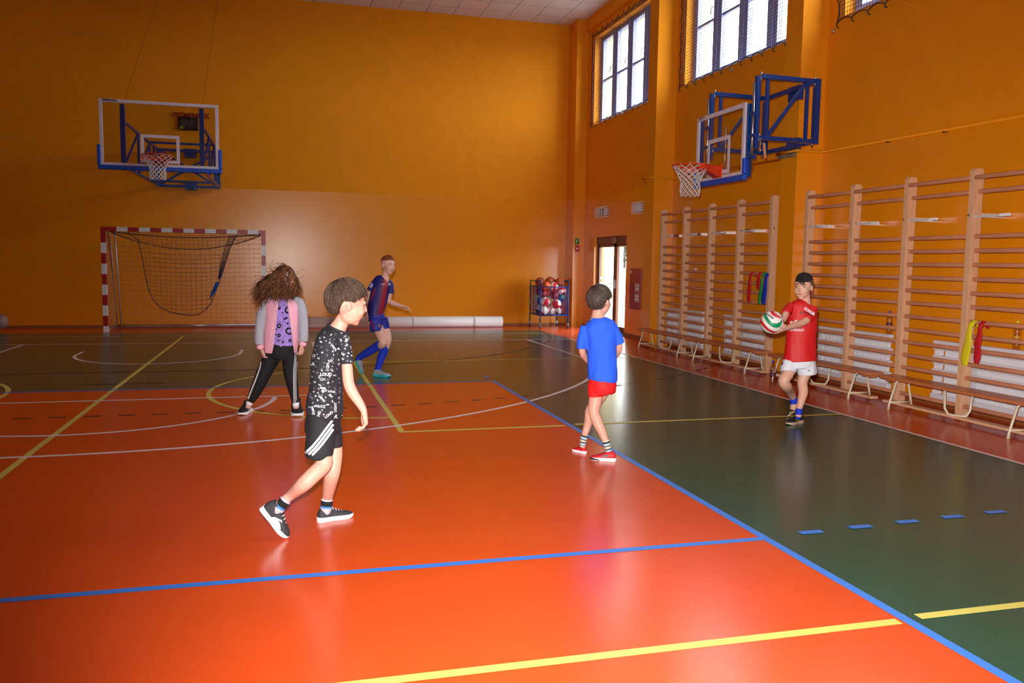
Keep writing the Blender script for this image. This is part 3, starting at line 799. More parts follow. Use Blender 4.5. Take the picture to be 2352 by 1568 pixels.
m_sr = mat('red_sash_cloth', (196, 14, 26), .7); m_sg = mat('green_sash_cloth', (30, 150, 60), .7); m_sb = mat('blue_sash_cloth', (16, 50, 190), .7); m_sy = mat('yellow_sash_cloth', (226, 212, 20), .7)
sash(at(1724, 630, 0, 3.82).y, 1.345, .94, m_sr, 'long red sash at the left of the group hanging on the far bars', .065, .02)
sash(at(1743, 630, 0, 3.82).y, 1.345, 1.13, m_sr, 'short red sash between the long red and the green one', .07, -.01)
sash(at(1753, 630, 0, 3.82).y, 1.345, .925, m_sg, 'narrow green sash hanging beside the blue one', .05, .07)
sash(at(1761.5, 630, 0, 3.82).y, 1.345, .93, m_sb, 'wide blue sash next to the post above the ball', .08, .055)
sash(at(2231, 745, 0, 3.82).y, .94, .525, m_sy, 'yellow sash hanging on the right bars beside the post', .07, .05)
sash(at(2253, 745, 0, 3.82).y, .94, .565, m_sr, 'red sash hanging on the right bars beside the yellow one', .06, .02, twist=1.6)

# ---- bottles
m_bot = glassy('clear_bottle_plastic', (.90, .86, .86), .06, .08)
def bottle(loc, h, r, cap, label, liquid=None, group=None):
    t = thing('drink_bottle', label, 'bottle', loc, group)
    mb = MB(); mb.lathe([(r * .8, .003), (r, .014), (r, h * .3), (r * .92, h * .34), (r, h * .38), (r * .92, h * .5), (r, h * .54), (r, h * .66), (r * .8, h * .78), (r * .32, h * .90), (r * .32, h * .93)], loc, 20); mb.build('bottle_body', m_bot, t, smooth=True)
    mb = MB(); mb.lathe([(r * .40, h * .92), (r * .40, h)], loc, 16); mb.build('cap', cap, t)
    mb = MB(); mb.lathe([(r * 1.005, h * .39), (r * .925, h * .49)], loc, 20); mb.build('label_band', liquid or mat('dark_bottle_label', (90, 40, 60), .5), t)
bottle(V((3.29, -.87, 0)), .30, .040, mat('blue_cap', (10, 40, 180), .4), 'clear water bottle with blue cap standing on the floor by the bars')
bottle(V((4.13, -1.84, .70)), .26, .034, mat('blue_cap', (10, 40, 180), .4), 'small clear bottle with dark cap standing on the radiator')
bottle(V((4.13, -3.55, .70)), .27, .034, mat('yellow_cap', (230, 210, 10), .4), 'bottle with yellow cap on the rightmost radiator', mat('yellow_label', (210, 150, 30), .5))
bottle(V((4.13, -3.74, .70)), .27, .036, mat('black_cap', (20, 20, 20), .4), 'dark bottle at the photo edge on the rightmost radiator', mat('dark_label', (30, 20, 20), .5))

# ---- ball cart
def ball_mesh(name, c, r, colfn, ms, parent=None, rot=None, nu=48, nv=32):
    mb = MB(); c = V(c)
    mb.ellipsoid((0, 0, 0), r, None, nu, nv)
    for k, f_ in enumerate(mb.f):
        p = V((0, 0, 0))
        for i in f_: p += V(mb.v[i])
        p.normalize(); mb.m[k] = colfn(p)
    if rot: mb.v = [rot @ V(v) for v in mb.v]
    mb.v = [tuple(c + V(v)) for v in mb.v]
    return mb.build(name, ms, parent, smooth=True)
m_bor = mat('basketball_brown', (178, 78, 36), .55, bump=.3, bscale=300); m_bor2 = mat('basketball_orange', (226, 88, 26), .55); m_seam = mat('black_seam', (30, 20, 18), .6)
m_bw = mat('ball_white', (232, 226, 222), .4); m_br = mat('ball_red', (206, 26, 36), .4); m_bg = mat('ball_green', (16, 140, 90), .4); m_bb = mat('ball_blue', (20, 60, 120), .4); m_by = mat('ball_yellow', (226, 206, 20), .4); m_bdr = mat('ball_dark_red', (130, 16, 24), .4)
def bask(p):
    s = .045
    return 1 if (abs(p.x) < s or abs(p.z) < s or abs(abs(p.y) - .62 - .25 * p.x * p.x) < s * .8) else 0
def swirl(p, n=4, tw=1.6):
    a = math.atan2(p.y, p.x) + tw * p.z
    return int((a / (2 * PI) * n * 1.0) % n)
def dots(p):
    for d in ((1, 0, 0), (-1, 0, 0), (0, 1, 0), (0, -1, 0), (0, 0, 1), (0, 0, -1), (.58, .58, .58), (-.58, .58, .58), (.58, -.58, .58), (-.58, -.58, .58), (.58, .58, -.58), (-.58, .58, -.58), (.58, -.58, -.58), (-.58, -.58, -.58)):
        if p.dot(V(d)) > .93: return 1
    return 0
KINDS = {'b': (bask, [m_bor, m_seam]), 'o': (bask, [m_bor2, m_seam]), 'v': (lambda p: swirl(p, 4), [m_bw, m_bg, m_bw, m_br]), 'r': (lambda p: swirl(p, 4, .8), [m_br, m_bw, m_bdr, m_bw]), 'R': (lambda p: swirl(p, 3, .5), [m_br, m_br, m_bw]),
         'w': (dots, [m_bw, m_by]), 't': (lambda p: swirl(p, 3, 1.0), [m_bb, m_bg, m_bw]), 'W': (dots, [m_bw, mat('ball_pink', (220, 150, 140), .4)]), 'D': (lambda p: swirl(p, 4, 1), [m_bdr, m_br, m_bw, m_bdr])}
cx0, cx1, cy0, cy1 = 3.03, 3.68, 7.93, 8.74
cz0, cz1 = .29, .925
ct = thing('ball_cart', 'blue steel ball cage on castors in the corner, full of balls', 'ball cart', (3.35, 8.33, 0))
fr = MB(); r_ = .014
for x in (cx0, cx1):
    for y in (cy0, cy1): fr.tube([(x, y, .10), (x, y, 1.05)], r_, 8)
for z in (cz0, cz1):
    fr.tube([(cx0, cy0, z), (cx1, cy0, z)], .011, 8); fr.tube([(cx0, cy1, z), (cx1, cy1, z)], .011, 8)
    for x in (cx0, cx1): fr.tube([(x, cy0, z), (x, cy1, z)], .011, 8)
for x in (cx0, cx1): fr.tube([(x, cy0, 1.05), (x, cy1, 1.05)], r_, 8)
fr.build('frame', m_blue, ct, smooth=True)
for nm, pts in (('bar_panel', [((cx0 + (cx1 - cx0) * k / 8, cy0), (cx0 + (cx1 - cx0) * k / 8, cy0)) for k in range(1, 8)]), ('bar_panel', [((cx0 + (cx1 - cx0) * k / 8, cy1),) * 2 for k in range(1, 8)]),
                ('bar_panel', [((cx0, cy0 + (cy1 - cy0) * k / 10),) * 2 for k in range(1, 10)]), ('bar_panel', [((cx1, cy0 + (cy1 - cy0) * k / 10),) * 2 for k in range(1, 10)])):
    mb = MB()
    for p, q in pts: mb.tube([(p[0], p[1], cz0), (p[0], p[1], cz1)], .006, 6)
    mb.build(nm, m_blue, ct, smooth=True)
mb = MB(); mb.box(cx0, cx1, cy0, cy1, cz0 - .008, cz0 + .004); mb.build('cage_floor', m_blue, ct)
for x in (cx0, cx1):
    for y in (cy0, cy1):
        mb = MB(); mb.tube([(x - .012, y, .042), (x + .012, y, .042)], .042, 16); co = mb.build('castor', mat('castor_rubber', (60, 62, 66), .5), ct)
        mb = MB(); mb.box(x - .022, x - .014, y - .02, y + .02, .04, .11); mb.box(x + .014, x + .022, y - .02, y + .02, .04, .11); mb.box(x - .022, x + .022, y - .02, y + .02, .10, .115); mb.build('castor_fork', m_steel, co)
br_ = .105
# front layer balls, by what shows: (x fraction, height, kind, label)
balls = [(.16, .405, 'R', 'red ball at the bottom left behind the cage bars'), (.47, .405, 'W', 'white and pink ball at the bottom centre of the cage'), (.80, .405, 'r', 'red and white ball at the bottom right of the cage'),
         (.12, .585, 'r', 'red striped white ball low at the left of the cage'), (.42, .590, 'w', 'white ball with yellow spots in the middle of the cage'), (.70, .565, 'R', 'red and white ball right of the yellow spotted one'), (.87, .66, 't', 'dark blue ball at the right bars of the cage'),
         (.14, .745, 'D', 'dark red and white ball at the left above the striped one'), (.60, .735, 'D', 'dark red ball behind the centre right cage bars'), (.86, .81, 'r', 'white ball with red swirl at the top right of the cage'), (.36, .775, 'o', 'small bright orange ball at the cage centre'),
         (.20, .90, 'o', 'bright orange ball on the top left of the heap'), (.57, .895, 'v', 'green white and red volleyball at the top centre of the heap')]
BL = []
for fx, z, k, lb in balls:
    BL.append([V((cx0 + .11 + (cx1 - cx0 - .22) * fx, cy0 + .12 + .03 * (fx * 7 % 1), z)), br_ * (.85 if lb.startswith('small') else 1) * .95, k, lb])
for x, y, z, k, lb in ((cx0 + .13, cy0 + .44, 1.00, 'b', 'brown basketball at the top left, toward the back of the cart'), (cx0 + .33, cy0 + .40, 1.03, 'b', 'brown basketball at the top centre of the heap'), (cx1 - .10, cy0 + .22, .985, 'b', 'brown basketball at the top right of the heap'),
                       (cx0 + .50, cy0 + .58, .97, 'b', 'brown basketball mostly hidden behind the green volleyball'),
                       (cx0 + .12, cy0 + .42, .42, 't', 'blue green ball low behind the left side bars'), (cx0 + .12, cy0 + .40, .62, 't', 'teal ball halfway up behind the left side bars'), (cx0 + .12, cy0 + .42, .80, 'D', 'dark ball high behind the left side bars'), (cx0 + .12, cy0 + .66, .46, 'W', 'pale ball low at the rear of the left side'), (cx0 + .12, cy0 + .66, .68, 'w', 'spotted ball at the rear of the left side')):
    BL.append([V((x, y, z)), .112 if k == 'b' else br_ * .95, k, lb])
home = [b[0].copy() for b in BL]
for it in range(500):
    for i in range(len(BL)):
        for j in range(i + 1, len(BL)):
            d = BL[j][0] - BL[i][0]; m_ = BL[i][1] + BL[j][1] + .001 - d.length
            if m_ > 0: d.normalize(); d = (d + V((0, .25, 0)) * (1 if d.y >= 0 else -1)).normalized(); BL[i][0] -= d * m_ * .5; BL[j][0] += d * m_ * .5
    for q, b in enumerate(BL):
        p, r = b[0], b[1] + .014
        if it < 400: p += (home[q] - p) * .02
        p.x = min(max(p.x, cx0 + r), cx1 - r); p.y = min(max(p.y, cy0 + r), cy1 - r); p.z = max(p.z, cz0 + r - .008)
for p, r, k, lb in BL:
    fn, ms = KINDS[k]
    tag(ball_mesh('ball', p, r, fn, ms, rot=Matrix.Rotation(p.x * 31, 3, 'Z') @ Matrix.Rotation(p.z * 9, 3, 'X'), nu=(72 if k in 'bo' else 40), nv=(48 if k in 'bo' else 28)), lb, 'ball', 'balls heaped in the cage cart')

# ---- small wall fittings
def quad_on_wall(u0, v0, u1, v1, x=XW):
    a = at(u0, v0, 0, x); b = at(u1, v1, 0, x); return a.y, b.y, a.z, b.z
y0, y1, z0, z1 = 5.66, 5.14, 1.365, .57
t = thing('hydrant_cabinet', 'flat dark red fire hydrant cabinet on the wall right of the glass door', 'hydrant cabinet', (XW, 5.4, .57))
mb = MB(); mb.box(XW - .025, XW, y1, y0, z1, z0); mb.build('cabinet_door', mat('fire_red_paint', (150, 20, 14), .35), t, bevel=.004)
mb = MB(); mb.box(XW - .03, XW - .025, y1 + .03, y0 - .03, z1 + .03, z0 - .03); mb.build('door_panel', mat('fire_red_paint', (150, 20, 14), .35), t, bevel=.002)
for zc in (.80, 1.0):
    for yc in (5.23, 5.33):
        mb = MB()
        for q in ((-.04, .04, .07, .08), (-.04, .04, -.08, -.07), (-.04, -.034, -.08, .08), (.034, .04, -.08, .08)): mb.box(XW - .033, XW - .030, yc + q[0], yc + q[1], zc + q[2], zc + q[3])
        for q in ((-.02, .02, .02, .05), (-.015, .0, -.05, 0), (.008, .02, -.05, -.01)): mb.box(XW - .033, XW - .030, yc + q[0], yc + q[1], zc + q[2], zc + q[3])
        mb.build('pictogram_sticker', m_white, t)
mb = MB(); mb.box(XW - .034, XW - .030, 5.58, 5.63, 1.27, 1.33); mb.build('inspection_tag', m_white, t)
def caged_lamp(y0, y1, z0, z1, label, pict):
    t = thing('emergency_lamp' if pict else 'wall_speaker', label, 'lamp' if pict else 'speaker', (XW, (y0 + y1) / 2, z0))
    mb = MB(); mb.box(XW - .07, XW, y0 + .06, y1 - .06, z0 + .025, z1 - .025); mb.build('housing', mat('lamp_housing', (190, 184, 190), .4), t, bevel=.008)
    if pict:
        g_ = mat('dark_green_sign', (20, 70, 50), .4); yc = (y0 + y1) / 2
        mb = MB(); mb.box(XW - .074, XW - .070, y0 + .14, yc + .04, z0 + .04, z1 - .04); mb.build('green_panel', g_, t)
        mb = MB()
        mb.bar((XW - .077, yc - .02, z0 + .05), (XW - .077, yc - .05, z0 + .10), .012, .004); mb.bar((XW - .077, yc - .07, z0 + .05), (XW - .077, yc - .05, z0 + .10), .012, .004); mb.bar((XW - .077, yc - .05, z0 + .09), (XW - .077, yc - .045, z0 + .14), .02, .004); mb.ellipsoid((XW - .077, yc - .045, z0 + .16), .012, nu=8, nv=6)
        mb.build('running_figure', m_white, t)
        mb = MB(); mb.box(XW - .078, XW - .074, y1 - .2, y1 - .13, z0 + .04, z1 - .04); mb.build('white_door_mark', m_white, t)
    else:
        for k in range(6):
            y = y0 + .09 + (y1 - y0 - .18) * k / 5; mb = MB(); mb.box(XW - .075, XW - .07, y - .008, y + .008, z0 + .04, z1 - .04); mb.build('slat', m_wht2, t)
    cg = MB(); x = XW - .10
    for k in range(9): y = y0 + (y1 - y0) * k / 8; cg.tube([(XW, y, z0), (x, y, z0), (x, y, z1), (XW, y, z1)], .0035, 4)
    for k in range(5): z = z0 + (z1 - z0) * k / 4; cg.tube([(XW, y0, z), (x, y0, z), (x, y1, z), (XW, y1, z)], .0035, 4)
    cg.build('wire_guard', m_white, t)
caged_lamp(6.92, 7.50, 2.45, 2.66, 'exit lamp with running figure behind a wire guard above the door', True)
caged_lamp(5.13, 5.50, 2.43, 2.635, 'small pale box behind a wire guard, high right of the door', False)
t = thing('safety_sign', 'small green escape sign on the corner pilaster beside the door', 'sign', (3.92, 8.4, 1.9))
a = at(1321, 547, 1, 8.4); b = at(1330, 561, 1, 8.4)
mb = MB(); mb.box(a.x, b.x, 8.392, 8.4, b.z, a.z); mb.build('plate', mat('sign_green', (0, 120, 60), .4), t)
mb = MB(); mb.box(a.x + .02, b.x - .02, 8.388, 8.392, (a.z + b.z) / 2 + .02, (a.z + b.z) / 2 + .035); mb.box(a.x + .02, a.x + .05, 8.388, 8.392, (a.z + b.z) / 2 - .03, (a.z + b.z) / 2); mb.build('arrow_mark', m_white, t)
t = thing('call_point', 'small red fire alarm button below the green sign', 'alarm button', (3.92, 8.4, 1.75))
a = at(1321, 563, 1, 8.4); b = at(1330, 578, 1, 8.4)
mb = MB(); mb.box(a.x, b.x, 8.375, 8.4, b.z, a.z); mb.build('case', mat('alarm_red', (190, 40, 50), .4), t, bevel=.004)
mb = MB(); mb.tube([((a.x + b.x) / 2, 8.375, (a.z + b.z) / 2), ((a.x + b.x) / 2, 8.370, (a.z + b.z) / 2)], .022, 14); mb.build('push_button', m_white, t)
# heating pipe running round the pilasters
t = thing('wall_pipe', 'thin orange painted pipe running along the right wall above the bars', 'pipe', (XW, 0, 2.87))
p = MB(); x = XW - .035; xp = 3.83 - .035
p.tube([(x, 5.05, 2.99), (x, 4.32, 2.98), (xp, 4.32, 2.98), (xp, 3.86, 2.96), (x, 3.84, 2.95), (x, .05, 2.90), (xp, .04, 2.90), (xp, -.40, 2.90), (x, -.41, 2.895), (x, -4.2, 2.85)], .018, 8)
p.build('pipe', m_wall_hi, t, smooth=True)
for y in (4.95, 3.0, 1.6, -1.6, -2.45):
    zc_ = 2.895 + (y + .41) * .0119 if y < 0 else 2.90 + (y - .05) * .0132 if y < 3.84 else 2.987; mb = MB(); mb.tube([(XW, y, zc_ - .012), (x - .012, y, zc_ - .02)], .012, 6); mb.build('clip', mat('pipe_clip', (70, 50, 40), .5), t)
for k, (a, b) in enumerate(((.02, .17), (-.22, -.06))):
    p0_ = at(1789 + 20 * k, 355 - 5 * k, 0, 3.79)
    mb = MB(); mb.box(3.775, 3.83, -.10 - .16 * k - .06 + .06, -.10 - .16 * k + .13 + .0, 2.925, 2.985) if False else mb.box(3.775, 3.83, -.34 + .19 * (1 - k) , -.34 + .19 * (1 - k) + .15, 2.835, 2.872)
    tag(mb.build('junction_box', mat('grey_box', (120, 110, 100), .5), bevel=.005), ['grey box on the pilaster under the small hoop frame, left one', 'grey box on the pilaster under the small hoop frame, right one'][k], 'box')
# socket on wall behind far bars
mb = MB(); mb.box(XW - .012, XW, 2.92, 3.0, 1.33, 1.40); tag(mb.build('wall_socket', m_white, bevel=.004), 'small white socket on the wall behind the far bars', 'socket')
for k, (u, v) in enumerate(((1912, 71), (1677, 161), (1426, 261))):
    q = at(u, v, 0, XW - .03)
    mb = MB(); mb.tube([(XW, q.y, q.z), (q.x, q.y, q.z)], .014, 8); mb.tube([(q.x + .01, q.y + .03 * math.cos(a_), q.z + .03 * math.sin(a_)) for a_ in [2 * PI * j / 12 for j in range(12)]], .006, 6, closed=True)
    tag(mb.build('wall_eye_bolt', m_steel, smooth=True), ['steel ring bolt below the net corner at top right', 'steel ring bolt below the second window net', 'steel ring bolt below the far window net'][k], 'bolt')
# pale ball cut by the left edge
bc = at(2, 740, 2, .0)
o = ball_mesh('ball', at(0, 738, 1, 7.9) , .145, lambda p: 0, [mat('dull_pale_ball', (150, 120, 112), .5)], nu=32, nv=20)
tag(o, 'dull pale ball cut off by the left edge of the photo, before the back wall', 'ball')
# ================================================================== PEOPLE
def skin_mat(name, c): return mat(name, c, .5, spec=.35, sss=.12)
m_skin = skin_mat('fair_skin', (210, 154, 134)); m_skin2 = skin_mat('warm_skin', (218, 166, 142)); m_skin3 = skin_mat('pale_skin', (216, 168, 152))
m_lip = mat('lip', (190, 108, 100), .45); m_eyew = mat('eye_white', (225, 222, 220), .2); m_iris = mat('iris', (60, 44, 36), .15); m_brow = mat('brow_hair', (70, 50, 36), .8)
def remesh(mb, name, voxel, mats, parent, smooth_it=4, wrinkle=0.0, wscale=12, extra=None, matfn=None, seed=0):
    me = bpy.data.meshes.new('tmp'); me.from_pydata(mb.v, [], mb.f); me.update()
    o = bpy.data.objects.new('tmp', me); col.objects.link(o)
    r = o.modifiers.new('r', 'REMESH'); r.mode = 'VOXEL'; r.voxel_size = voxel
    s = o.modifiers.new('s', 'SMOOTH'); s.factor = .5; s.iterations = smooth_it
    dg = bpy.context.evaluated_depsgraph_get(); nm = bpy.data.meshes.new_from_object(o.evaluated_get(dg))
    bpy.data.objects.remove(o); bpy.data.meshes.remove(me)
    vs = [v.co.copy() for v in nm.vertices]; fs = [tuple(p.vertices) for p in nm.polygons]
    if wrinkle:
        for v in nm.vertices:
            p = v.co; q = V((p.x * wscale + seed, p.y * wscale, p.z * wscale * .55))
            k = noise.noise(q) + .5 * noise.noise(q * 2.3)
            vs[v.index] = p + v.normal * (k * wrinkle)
    bpy.data.meshes.remove(nm)
    out = MB(); out.add(vs, fs)
    if matfn:
        for k, f_ in enumerate(out.f):
            c_ = V((0, 0, 0))
            for i in f_: c_ += V(out.v[i])
            out.m[k] = matfn(c_ / len(f_))
    if extra: out.add(extra.v, extra.f, 0)
    ob = out.build(name, mats, parent, smooth=True)
    ob['_n'] = 0; del ob['_n']
    return ob, out
def bvh_of(out): return BVHTree.FromPolygons([V(v) for v in out.v], out.f)
def pray(u, v):
    d = _w + _r3 * (u - 1176) / F_PX - _u3 * (v - 784) / F_PX
    return d.normalized()
def decal(name, shapes, bvh, m, parent, lift=.0018):
    """shapes: [(verts2d in photo px, faces)] wrapped onto the cloth surface"""
    mb = MB()
    for vs2, fs in shapes:
        pts = []; ok = True
        for (u, v) in vs2:
            d = pray(u, v); h = bvh.ray_cast(CAM_POS, d)
            if h[0] is None: ok = False; pts.append(None); continue
            pts.append(h[0] + h[1] * lift * (1 if h[1].dot(d) < 0 else -1))
        if ok: mb.add(pts, fs)
        else:
            keep = [f_ for f_ in fs if all(pts[i] is not None for i in f_)]
            if keep: mb.add([p if p is not None else V((0, 0, -5)) for p in pts], keep)
            # drop unused far vertices
            used = sorted({i for f_ in mb.f for i in f_}); mp = {o_: n_ for n_, o_ in enumerate(used)}
            mb.v = [mb.v[i] for i in used]; mb.f = [tuple(mp[i] for i in f_) for f_ in mb.f]
    if mb.f: return mb.build(name, m, parent, smooth=True)
_tc = {}
def txt(s, u, v, size, rot=0, bold=0.03, sub=0, xs=1, shear=0):
    key = (s, bold, sub, shear)
    if key not in _tc: _tc[key] = text_geo(s, 1.0, bold, shear, sub)
    vs, fs = _tc[key]; c_, s_ = math.cos(R_(rot)), math.sin(R_(rot))
    return [(u + (p.x * xs * c_ - p.y * s_) * size, v - (p.x * xs * s_ + p.y * c_) * size) for p in vs], fs
def strip(pts, w, n=10, horizontal=False):
    """strip along px polyline with width w (list ok)"""
    P_ = []; m_ = len(pts) - 1
    for k in range(n + 1):
        x = k / n * m_; i = min(int(x), m_ - 1); f_ = x - i
        P_.append((pts[i][0] + (pts[i + 1][0] - pts[i][0]) * f_, pts[i][1] + (pts[i + 1][1] - pts[i][1]) * f_))
    vs = []; fs = []
    for k, (x, y) in enumerate(P_):
        a = P_[max(k - 1, 0)]; b = P_[min(k + 1, n)]; dx, dy = b[0] - a[0], b[1] - a[1]; L = math.hypot(dx, dy) or 1
        nx, ny = (-dy / L, dx / L) if not horizontal else (1, 0)
        vs += [(x - nx * w / 2, y - ny * w / 2), (x + nx * w / 2, y + ny * w / 2)]
    for k in range(n): fs.append((2 * k, 2 * k + 1, 2 * k + 3, 2 * k + 2))
    return vs, fs
def blob(u, v, rx, ry, rot=0, n=14, hole=0):
    c_, s_ = math.cos(R_(rot)), math.sin(R_(rot)); vs = []; fs = []
    for rr in ((1, hole) if hole else (1,)):
        for k in range(n):
            a = 2 * PI * k / n; x, y = rx * rr * math.cos(a), ry * rr * math.sin(a); vs.append((u + x * c_ - y * s_, v + x * s_ + y * c_))
    if hole:
        for k in range(n): fs.append((k, (k + 1) % n, n + (k + 1) % n, n + k))
    else:
        vs.append((u, v)); fs = [(k, (k + 1) % n, n) for k in range(n)]
    return vs, fs

def crs(L, k=4):
    """smooth interpolation through the joints"""
    if len(L) < 3: return L
    out = []; n = len(L)
    for i in range(n - 1):
        p0, p1, p2, p3 = L[max(i - 1, 0)], L[i], L[i + 1], L[min(i + 2, n - 1)]
        for j in range(k):
            t = j / k; out.append(tuple(.5 * (2 * b + (c - a) * t + (2 * a - 5 * b + 4 * c - d) * t * t + (3 * b - a - 3 * c + d) * t ** 3) for a, b, c, d in zip(p0, p1, p2, p3)))
    out.append(tuple(L[-1])); return out
class Person:
    def __init__(s, label, bx, by):
        s.B = V((bx, by, 0)); s.t = thing('person', label, 'person', s.B)
        s.d = (s.B - CAM_POS).dot(FWD_H); s.pm = F_PX / s.d
        s.body = MB(); s.fing = MB()
    def J(s, u, v, off=0):
        d = _w + _r3 * (u - 1176) / F_PX - _u3 * (v - 784) / F_PX
        return CAM_POS + d * ((s.d + off) / d.dot(FWD_H))
    def off(s, p): return (p - s.B).dot(FWD_H)
    def r(s, px, off=0): return px * (s.d + off) / F_PX
    def limb(s, mb, L, n=18, flat=1.0):
        """L: (u, v, off, r_px)"""
        mb.loft([(s.J(u, v, o), s.r(r, o), s.r(r, o) * flat) for u, v, o, r in crs(L)], RIGHT_H, n, cap=.5 if mb is s.body else .03)
    def torso(s, mb, L, n=28, side=None):
        """L: (u, v, off, half width px, half depth m)"""
        mb.loft([(s.J(u, v, o), s.r(w, o), hd) for u, v, o, w, hd in crs(L, 3)], side or RIGHT_H, n, cap=.5 if mb is s.body else .03)
    # ---- head
    def head(s, c, H, face, up=(0, 0, 1), skin=m_skin, nose=1.0):
        face = V(face).normalized(); up = V(up); up = (up - face * up.dot(face)).normalized(); rt = face.cross(up).normalized()
        s.hc = c; s.H = H; s.hm = Matrix((rt, face, up)).transposed()
        L = lambda x, y, z: c + s.hm @ V((x, y, z)) * H
        s.L = L
        E_ = lambda cx_, cy_, cz_, rx, ry, rz, rot=None: s.body.ellipsoid(L(cx_, cy_, cz_), (rx * H, ry * H, rz * H), s.hm if rot is None else s.hm @ rot, 20, 14)
        E_(0, -.06, .12, .335, .41, .38); E_(0, .13, -.10, .275, .27, .36); E_(0, .10, -.27, .225, .235, .185); E_(0, .245, -.385, .105, .085, .08)
        for sx in (-1, 1):
            E_(sx * .14, .25, -.12, .12, .12, .13)
            E_(sx * .335, -.05, -.04, .026, .065, .105, Matrix.Rotation(sx * .25, 3, 'Z') @ Matrix.Rotation(.15, 3, 'X'))
            E_(sx * .322, -.035, -.105, .026, .042, .05)
        E_(0, .345, .10, .19, .055, .045)
        s.body.tube([L(0, .37, .07), L(0, .40, .0), L(0, .438, -.085), L(0, .39, -.125)], [.030 * H, .036 * H, .046 * H, .034 * H], 10)
        for sx in (-1, 1): E_(sx * .045, .39, -.105, .035, .04, .028)
        E_(0, .338, -.225, .080, .04, .026); E_(0, .333, -.262, .070, .04, .028)
    def face_parts(s, brow=m_brow, iris=m_iris, eye_in=0.0):
        s.eye_in = eye_in; H = s.H; L = lambda x, y, z: s.L(x, y - .012 - eye_in, z)
        for nm, zz, yy, rr in (('upper_lip', -.228, .385, .013), ('lower_lip', -.252, .378, .016)):
            mb = MB(); mb.tube([s.L(x, yy - 1.9 * x * x - (.012 if abs(x) > .07 else 0), zz + (.006 if nm == 'upper_lip' and abs(x) < .02 else (-.004 if nm == 'upper_lip' else .006) * (abs(x) / .08)))
                                 for x in (-.085, -.06, -.03, 0, .03, .06, .085)], [rr * H * q for q in (.25, .8, 1, .95, 1, .8, .25)], 8); mb.build(nm, m_lip, s.t, smooth=True)
        for sx in (-1, 1):
            mb = MB(); mb.ellipsoid((0, 0, 0), .056 * H, None, 36, 28)
            for k, f_ in enumerate(mb.f):
                p = V((0, 0, 0))
                for i in f_: p += V(mb.v[i])
                if p.normalized().y > .86: mb.m[k] = 1
            c_ = L(sx * .135, .300 - s.eye_in, .015); mb.v = [tuple(c_ + s.hm @ V(v)) for v in mb.v]
            e = mb.build('eye', [m_eyew, iris], s.t, smooth=True)
            mb = MB(); mb.tube([L(sx * (.135 - .06), .350, .012), L(sx * (.135 - .03), .366, .048), L(sx * (.135 + .03), .360, .048), L(sx * (.135 + .065), .335, .015)], [.006 * H, .010 * H, .010 * H, .006 * H], 6)
            mb.build('eyelashes', m_brow, e, smooth=True)
            mb = MB(); mb.tube([L(sx * .055, .392, .115), L(sx * .13, .385, .145), L(sx * .205, .335, .125)], [.010 * H, .015 * H, .007 * H], 6); mb.build('eyebrow', brow, s.t, smooth=True)
    def finish_body(s, skin, voxel=.0048):
        inv = s.hm.inverted()
        def mf(p):
            q = inv @ (p - s.hc) / s.H
            return 0
        o, out = remesh(s.body, 'body', voxel, [skin, m_lip], s.t, 4, extra=s.fing, matfn=mf)
        return o
    # ---- hand: palm joins the body, fingers are rooted inside the palm
    def hand(s, wrist, d, palm_n, size=.145, curl=.5, spread=.12, thumb=1, tcurl=.3, wr=.02):
        """d: direction wrist->fingers, palm_n: the way the palm faces; thumb: +1/-1 side"""
        d = V(d).normalized(); pn = V(palm_n); pn = (pn - d * pn.dot(d)).normalized(); sd = d.cross(pn).normalized() * thumb
        pl = size * .50; w = size * .225
        s.body.loft([(wrist - d * .01, wr, wr * .85), (wrist + d * pl * .25, w * .80, wr * .85), (wrist + d * pl * .7, w, wr * .75), (wrist + d * pl, w * .92, wr * .6)], sd, 14)
        for k, (fl_, rr) in enumerate(((.44, .050), (.50, .052), (.46, .049), (.36, .043))):
            base = wrist + d * pl * .86 + sd * w * (.72 - .48 * k)
            dd = (d + sd * spread * (1.2 - .8 * k)).normalized(); ln = size * fl_
            c1 = curl * (1 + .12 * k); p = [base]; a = 0
            for seg, q in enumerate((.42, .32, .26)):
                a += c1 * (.75, 1.0, .8)[seg]
                p.append(p[-1] + (dd * math.cos(a) + pn * math.sin(a)) * ln * q)
            r0 = size * rr * 1.05
            pts = [p[0], p[0].lerp(p[1], .5), p[1], p[1].lerp(p[2], .5), p[2], p[2].lerp(p[3], .5), p[3]]
            s.fing.tube(pts, [r0, r0, r0 * 1.05, r0 * .92, r0 * .96, r0 * .85, r0 * .5], 8)
        tb = wrist + d * pl * .22 + sd * w * .65
        t1 = tb + (d * .75 + sd * .6 + pn * .25).normalized() * size * .20; t2 = t1 + (d * (1 - tcurl * .3) + sd * .2 + pn * tcurl).normalized() * size * .17; t3 = t2 + (d * .9 - sd * .05 + pn * tcurl * 1.2).normalized() * size * .13
        s.fing.tube([tb, tb.lerp(t1, .5), t1, t1.lerp(t2, .5), t2, t3], [size * .085, size * .08, size * .062, size * .058, size * .055, size * .028], 8)
    # ---- hair: cap plus strands
    def hair_fn(s, thick, front=.30, side=.02, back=-.30, fade=0):
        def inside(q):   # q = direction in head frame from skull centre (unit-ish)
            a = math.atan2(abs(q.x), q.y)     # 0 front, pi back
            if a < .85: lim = front
            elif a < 1.25: lim = front + (side - front) * (a - .85) / .40
            elif a < 1.9: lim = side
            elif a < 2.3: lim = side + (back - side) * (a - 1.9) / .4
            else: lim = back
            return q.z - lim
        return inside
